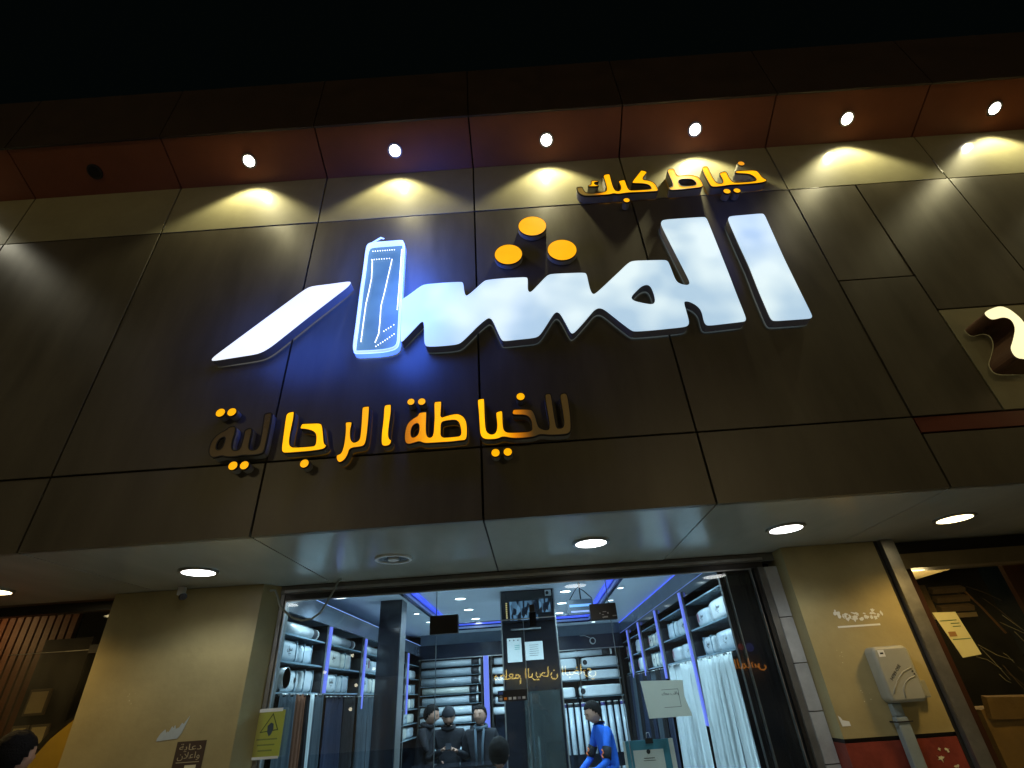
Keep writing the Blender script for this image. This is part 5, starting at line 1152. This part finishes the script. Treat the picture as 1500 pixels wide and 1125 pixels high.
for i, (x, y, e, col) in enumerate([(-6.5, -11.5, 300, (1.0, 0.78, 0.38)), (5.5, -12.5, 310, (1.0, 0.76, 0.38))]):
    t = thing('added_street_lamp', 'unseen street lamp added behind the camera to fill the facade, %s one' % ('left' if i == 0 else 'right'), 'street lamp', (x, y, 0))
    tube('pole', [(x, y, -0.28), (x, y, 6.5)], 0.07, M['dark_metal'], t, 12)
    box('head', x - 0.18, x + 0.18, y, y + 0.5, 6.5, 6.6, M['dark_metal'], t, bev=0.01)
    box('lens', x - 0.14, x + 0.14, y + 0.06, y + 0.44, 6.485, 6.498, M['lamp_warm'], t)
    l = bpy.data.lights.new('added_street_fill', 'POINT'); l.energy = e; l.color = col; l.shadow_soft_size = 0.25  # both street lamps are added out of view to fill the facade
    lo = bpy.data.objects.new('added_street_fill', l); C.objects.link(lo); lo.parent = t; lo.location = (0, 0.25, 6.4)
t = thing('string_lights', 'row of small warm bulbs across the street', 'string lights', (-3, -9, 2))
for i, (x, z) in enumerate([(-5.3, 3.0), (-5.1, 2.2), (-5.2, 1.6), (-4.6, 2.6), (-6.1, 2.6), (9.5, 4.6), (9.9, 4.7), (10.6, 4.8), (11.0, 4.9)]):
    disc('bulb', (x, -12.0, z), 0.045, emit('bulb_%d' % i, (1.0, 0.85, 0.6), 10), t, 12, 0.05, 'Y')
tube('wire', [(-6.2, -12.02, 2.6), (-5.2, -12.02, 2.5), (-4.5, -12.02, 2.6)], 0.006, M['ink'], t, 6)

# ================================================================== people
def skin_body(name, verts, edges, mats, root, mat_fn, parent, sub=2):
    me = bpy.data.meshes.new(name); me.from_pydata([v[0] for v in verts], edges, [])
    o = bpy.data.objects.new('tmp_body', me); C.objects.link(o)
    md = o.modifiers.new('s', 'SKIN'); md.use_smooth_shade = True
    for i, v in enumerate(verts):
        sv = me.skin_vertices[0].data[i]; r = v[1]; sv.radius = r if isinstance(r, tuple) else (r, r); sv.use_root = (i == root)
    ms = o.modifiers.new('u', 'SUBSURF'); ms.levels = sub; ms.render_levels = sub
    dg = bpy.context.evaluated_depsgraph_get()
    out = bpy.data.meshes.new_from_object(o.evaluated_get(dg))
    bpy.data.objects.remove(o)
    return out

def head_mesh(h, mats_idx_skin=0, beard=False, mustache=False, idx_dark=1):
    """head about h tall, facing -Y, chin at z=0; returns a bmesh"""
    bm = bmesh.new()
    bmesh.ops.create_uvsphere(bm, u_segments=28, v_segments=22, radius=0.5)
    for v in bm.verts:
        x, y, z = v.co
        k = z * 2
        wx = 0.74 * (1.0 - 0.22 * max(0, -k) ** 1.5); wy = 0.90 * (1 - 0.12 * max(0, -k) ** 2)
        nx, ny, nz = x * wx, y * wy, z
        if ny < 0:                                    # face side
            if k < -0.3: ny *= 0.96
            c = math.exp(-((nx / 0.055) ** 2))
            ny -= 0.075 * c * math.exp(-(((z + 0.09) / 0.065) ** 2))          # nose tip
            ny -= 0.035 * c * math.exp(-(((z - 0.0) / 0.08) ** 2))            # nose bridge
            for s in (-1, 1):
                ny += 0.035 * math.exp(-(((nx - s * 0.145) / 0.07) ** 2)) * math.exp(-(((z - 0.02) / 0.05) ** 2))   # eye sockets
                ny -= 0.012 * math.exp(-(((nx - s * 0.14) / 0.09) ** 2)) * math.exp(-(((z - 0.10) / 0.03) ** 2))
                ny -= 0.014 * math.exp(-(((nx - s * 0.17) / 0.07) ** 2)) * math.exp(-(((z + 0.12) / 0.06) ** 2))
            ny -= 0.022 * math.exp(-((nx / 0.09) ** 2)) * math.exp(-(((z + 0.245) / 0.028) ** 2))
            ny += 0.012 * math.exp(-((nx / 0.09) ** 2)) * math.exp(-(((z + 0.290) / 0.018) ** 2))
            ny -= 0.03 * math.exp(-((nx / 0.11) ** 2)) * math.exp(-(((z + 0.41) / 0.06) ** 2))
        v.co = Vector((nx * h, ny * h, (nz + 0.5) * h))
    for f in bm.faces:
        c = f.calc_center_median() / h; f.smooth = True; f.material_index = 0
        if mustache and c.y < -0.25 and abs(c.x) < 0.12 and 0.265 < c.z < 0.315: f.material_index = idx_dark
        if beard and c.y < 0.0 and c.z < 0.30 and not (abs(c.x) < 0.06 and 0.2 < c.z < 0.27): f.material_index = idx_dark
    for s in (-1, 1):
        r = bmesh.ops.create_uvsphere(bm, u_segments=10, v_segments=8, radius=0.5)
        for v in r['verts']: v.co = Vector((v.co.x * 0.05 * h + s * 0.375 * h, v.co.y * 0.13 * h + 0.02 * h, v.co.z * 0.22 * h + 0.47 * h))
        r = bmesh.ops.create_uvsphere(bm, u_segments=10, v_segments=8, radius=0.03 * h)
        for v in r['verts']: v.co += Vector((s * 0.145 * h, -0.375 * h, 0.52 * h))
        for f in {f for v in r['verts'] for f in v.link_faces}: f.material_index = idx_dark
        r = bmesh.ops.create_cube(bm, size=1)
        for v in r['verts']: v.co = Vector((v.co.x * 0.15 * h + s * 0.15 * h, v.co.y * 0.03 * h - 0.425 * h + 0.02 * h, v.co.z * 0.022 * h + 0.605 * h + (-0.010 * h if v.co.x * s > 0 else 0)))
        for f in {f for v in r['verts'] for f in v.link_faces}: f.material_index = idx_dark
    for f in bm.faces: f.smooth = True
    return bm

def hair_mesh(h, kind, seed=0):
    rnd = random.Random(seed); bm = bmesh.new()
    bmesh.ops.create_uvsphere(bm, u_segments=30, v_segments=22, radius=0.5)
    for v in bm.verts:
        x, y, z = v.co
        n = 1 + (rnd.uniform(-0.025, 0.03) if kind != 'beanie' else 0.004 * math.sin(math.atan2(y, x) * 24))
        v.co = Vector((x * 0.82 * n * h, (y * 0.97 * n + 0.025) * h, (z * 1.0 * n + 0.545) * h))
    line = {'short': 0.80, 'beanie': 0.66, 'full': 0.66}[kind]
    def cut(c):
        y = c.y / h; z = c.z / h
        lim = line if y < -0.20 else (line - (y + 0.20) * 1.5)
        if y > 0.22: lim = 0.16
        lim = max(lim, 0.14)
        if kind == 'beanie': lim = 0.60 if y < 0 else 0.42
        return z < lim
    kill = [f for f in bm.faces if cut(f.calc_center_median())]
    bmesh.ops.delete(bm, geom=kill, context='FACES')
    bmesh.ops.solidify(bm, geom=bm.faces[:], thickness=0.02 * h)
    for f in bm.faces: f.smooth = True
    return bm

def person(label, loc, rz, H, cloth, pose, head_rot=(0, 0), hair='short', mustache=False, beard=False, group=None, lower='cloth_black', child=False, hairm='hair', extras=None, skin='skin'):
    """standing figure facing -Y before rz; pose: dict with hand targets in body space"""
    t = thing('person', label, 'person', loc, group, rz)
    hh = H / (6.3 if child else 7.4)
    sh = H * 0.815; hip = H * 0.52; w_ = H * (0.105 if not child else 0.10)
    lean = pose.get('lean', 0.0)
    V = []; E = []
    def add(p, r, e=None):
        V.append((Vector(p), r)); i = len(V) - 1
        if e is not None: E.append((e, i))
        return i
    s = H / 1.72
    chest = (0, -lean * 0.75, hip + (sh - hip) * 0.72); neckp = (0, -lean, sh + 0.02 * s)
    pel = add((0, 0, hip), (0.155 * s, 0.115 * s))
    wai = add((0, -lean * 0.35, hip + (sh - hip) * 0.35), (0.150 * s, 0.110 * s), pel)
    che = add(chest, (0.175 * s, 0.120 * s), wai)
    nb = add(neckp, (0.075 * s, 0.070 * s), che)
    nk = add((0, -lean - 0.012 * s, sh + 0.075 * s), 0.056 * s, nb)
    for sd in (-1, 1):
        so = Vector((sd * 0.185 * s, -lean * 0.95, sh - 0.035 * s))
        hand = Vector(pose.get('hand_l' if sd < 0 else 'hand_r', (sd * 0.25 * s, -0.04, hip - 0.10 * s)))
        el = pose.get('elbow_l' if sd < 0 else 'elbow_r')
        el = Vector(el) if el else (so + hand) / 2 + Vector((sd * 0.04, 0.05, -0.02))
        a = add(so, 0.070 * s, che); b = add(so.lerp(el, 0.5), 0.056 * s, a); c = add(el, 0.050 * s, b); d = add(el.lerp(hand, 0.85), 0.036 * s, c)
    legs = pose.get('legs', 'stand')
    for sd in (-1, 1):
        if legs == 'stand':
            a = add((sd * 0.095 * s, 0, hip - 0.08 * s), 0.095 * s, pel); b = add((sd * 0.11 * s, -0.01, H * 0.28), 0.062 * s, a); c = add((sd * 0.12 * s, 0.0, 0.09 * s), 0.045 * s, b); d = add((sd * 0.13 * s, -0.12 * s, 0.035 * s), 0.038 * s, c)
        else:   # seated: thighs forward, shins down
            a = add((sd * 0.09 * s, -0.06 * s, hip - 0.02), 0.085 * s, pel); b = add((sd * 0.11 * s, -0.36 * s, hip - 0.01), 0.066 * s, a); c = add((sd * 0.11 * s, -0.38 * s, hip - 0.38 * s), 0.048 * s, b); d = add((sd * 0.11 * s, -0.48 * s, hip - 0.42 * s), 0.036 * s, c)
    body = skin_body('body', V, E, None, 0, None, t)
    bm = bmesh.new(); bm.from_mesh(body)
    for f in bm.faces:
        c = f.calc_center_median(); f.smooth = True
        f.material_index = 0
        if c.z < hip - 0.03 * s and abs(c.x) < 0.22 * s and not (legs == 'stand' and abs(c.x) > 0.2 * s): f.material_index = 3
        if c.z > sh + 0.055 * s: f.material_index = 1
    # head joined into the same mesh
    hb = head_mesh(hh, beard=beard, mustache=mustache)
    R = Matrix.Rotation(head_rot[1], 4, 'Z') @ Matrix.Rotation(head_rot[0], 4, 'X')
    T = Matrix.Translation((0, -lean - 0.02 * s, sh + 0.062 * s)) @ R @ Matrix.Translation((0, -0.015 * s, 0))
    bmesh.ops.transform(hb, matrix=T, verts=hb.verts)
    tmp = bpy.data.meshes.new('h'); hb.to_mesh(tmp); hb.free()
    n0 = len(bm.faces); bm.from_mesh(tmp); bm.faces.ensure_lookup_table()
    for f in bm.faces[n0:]: f.material_index = 1 if f.material_index == 0 else 2
    # hands: palm + five bent fingers
    for sd in (-1, 1):
        hand = Vector(pose.get('hand_l' if sd < 0 else 'hand_r', (sd * 0.25 * s, -0.04, hip - 0.10 * s)))
        el = pose.get('elbow_l' if sd < 0 else 'elbow_r')
        so = Vector((sd * 0.185 * s, -lean * 0.95, sh - 0.035 * s)); el = Vector(el) if el else (so + hand) / 2 + Vector((sd * 0.04, 0.05, -0.02))
        d = (hand - el).normalized(); side = d.cross(Vector((0, 0, 1))); side = side.normalized() if side.length > 0.1 else Vector((1, 0, 0)); nrm = side.cross(d).normalized()
        hv = [(el.lerp(hand, 0.82), (0.026 * s, 0.022 * s)), (hand + d * 0.015 * s, (0.034 * s, 0.016 * s)), (hand + d * 0.055 * s, (0.036 * s, 0.014 * s))]; he = [(0, 1), (1, 2)]
        for k in range(4):
            off = side * (k - 1.5) * 0.019 * s; Lf = (0.034, 0.040, 0.037, 0.029)[k] * s
            i = len(hv); hv.append((hand + d * 0.082 * s + off, 0.0085 * s)); he.append((2, i))
            hv.append((hand + d * (0.082 * s + Lf * 0.8) + off - nrm * 0.014 * s, 0.0078 * s)); he.append((i, i + 1))
            hv.append((hand + d * (0.082 * s + Lf * 1.0) + off - nrm * 0.036 * s, 0.0068 * s)); he.append((i + 1, i + 2))
        i = len(hv); hv.append((hand + d * 0.035 * s - side * sd * 0.042 * s - nrm * 0.01 * s, 0.0105 * s)); he.append((1, i)); hv.append((hand + d * 0.07 * s - side * sd * 0.050 * s - nrm * 0.03 * s, 0.008 * s)); he.append((i, i + 1))
        hm = skin_body('hand', hv, he, None, 0, None, t, 1)
        n0 = len(bm.faces); bm.from_mesh(hm); bm.faces.ensure_lookup_table()
        for f in bm.faces[n0:]: f.material_index = 1; f.smooth = True
    me = bpy.data.meshes.new('body'); bm.to_mesh(me); bm.free()
    for m_ in (M[cloth], M[skin], M['hair'], M[lower]): me.materials.append(m_)
    new_obj('body', me, None, t)
    hb = hair_mesh(hh, hair, seed=len(label)); bmesh.ops.transform(hb, matrix=T, verts=hb.verts)
    me = bpy.data.meshes.new('hair'); hb.to_mesh(me); hb.free()
    new_obj('knit_hat' if hair == 'beanie' else 'hair', me, M[hairm], t)
    if extras: extras(t, s, sh, hip, lean)
    return t

def collar(m):
    def f(t, s, sh, hip, lean):
        me_pts = [(0.078 * s * math.sin(a), -lean - 0.012 + 0.072 * s * math.cos(a), sh + 0.045 * s + 0.018 * s * math.cos(a)) for a in [k * 2 * PI / 16 for k in range(17)]]
        o = tube('collar', [Vector(p) + t.location for p in me_pts], 0.026 * s, M[m], t, 10)
    return f
def scarf(t, s, sh, hip, lean):
    collar('cloth_grey')(t, s, sh, hip, lean)
    for sd in (-1, 1):
        tube('jacket_edge', [Vector(p) + t.location for p in [(sd * 0.06 * s, -lean - 0.085 * s, sh + 0.02 * s), (sd * 0.045 * s, -0.145 * s - lean * 0.6, sh - 0.16 * s), (sd * 0.035 * s, -0.150 * s, hip + 0.05 * s)]], 0.018 * s, M['cloth_grey'], t, 8)

person('man in a dark jacket in profile looking down, leftmost of the three men', (-1.27, 5.25, 0.0), math.radians(80), 1.63, 'cloth_black', {'hand_l': (-0.16, -0.30, 1.02), 'hand_r': (0.14, -0.30, 1.02), 'lean': 0.04}, (0.30, 0.1), extras=collar('cloth_black'))
person('man in a dark knit hat looking down at a phone', (-0.92, 5.10, 0.0), math.radians(8), 1.60, 'cloth_black', {'hand_l': (-0.05, -0.30, 1.14), 'hand_r': (0.08, -0.30, 1.12), 'elbow_l': (-0.25, -0.06, 1.02), 'elbow_r': (0.25, -0.06, 1.02)}, (0.34, 0.0), hair='beanie', beard=True, hairm='cloth_black', extras=collar('cloth_black'))
ph = thing('phone', 'dark phone in the hands of the man with the knit hat', 'phone', (-0.86, 4.70, 1.16))
o = box('case', -0.895, -0.825, 4.690, 4.702, 1.13, 1.20, M['black_gloss'], ph, bev=0.003); o.rotation_euler = (-0.6, 0, 0.2)
person('man with a mustache in a dark jacket and grey scarf facing the street', (-0.50, 5.05, 0.0), math.radians(-6), 1.58, 'cloth_black', {}, (0.0, -0.22), mustache=True, extras=scarf)
person('child with thick black hair seen from behind in front of the men', (-0.12, 2.45, 0.0), math.radians(175), 1.33, 'cloth_black', {}, (0.0, 0.0), hair='full', child=True)
def armband(t, s, sh, hip, lean):
    so = Vector((-0.185 * s, -lean * 0.95, sh - 0.035 * s)); el = Vector((-0.17, -0.17, 0.70))
    for sd, so, el in ((-1, so, el), (1, Vector((0.185 * s, -lean * 0.95, sh - 0.035 * s)), Vector((0.19, -0.16, 0.70)))):
        a = so.lerp(el, 0.55) + t.location; b = so.lerp(el, 0.92) + t.location
        tube('armband', [a, b], [0.066 * s, 0.060 * s], M['cloth_black'], t, 16)
        for k in range(3):
            c = a.lerp(b, 0.25 + 0.25 * k)
            tube('orange_mark', [c + Vector((-0.018, -0.063 * s, 0.008 * (-1) ** k)), c + Vector((0.018, -0.063 * s, -0.008 * (-1) ** k))], 0.006, orange_, t, 6)
orange_ = mat('orange_print', (0.75, 0.16, 0.03), 0.6)
boy = person('boy in a bright blue top sitting in profile on the dark counter', (0.93, 3.42, 0.36), math.radians(-72), 1.18, 'cloth_blue', {'legs': 'sit', 'lean': 0.10, 'hand_l': (-0.13, -0.33, 0.60), 'hand_r': (0.15, -0.30, 0.62), 'elbow_l': (-0.17, -0.17, 0.70), 'elbow_r': (0.19, -0.16, 0.70)}, (0.42, 0.0), child=True, lower='cloth_black', extras=armband)
person('photographer in a dark coat, seen only mirrored in the shop glass', (0.20, -3.02, 0.0), math.radians(180), 1.72, 'cloth_black', {'hand_l': (-0.05, -0.30, 1.52), 'hand_r': (0.08, -0.30, 1.52), 'elbow_l': (-0.27, -0.22, 1.28), 'elbow_r': (0.27, -0.22, 1.28)}, (0.0, 0.0))
person('passer-by with dark hair by the left neighbour window, seen at the lower left corner', (-2.66, 0.60, 0.0), math.radians(160), 1.64, 'cloth_black', {}, (0.0, 0.0), hair='full')
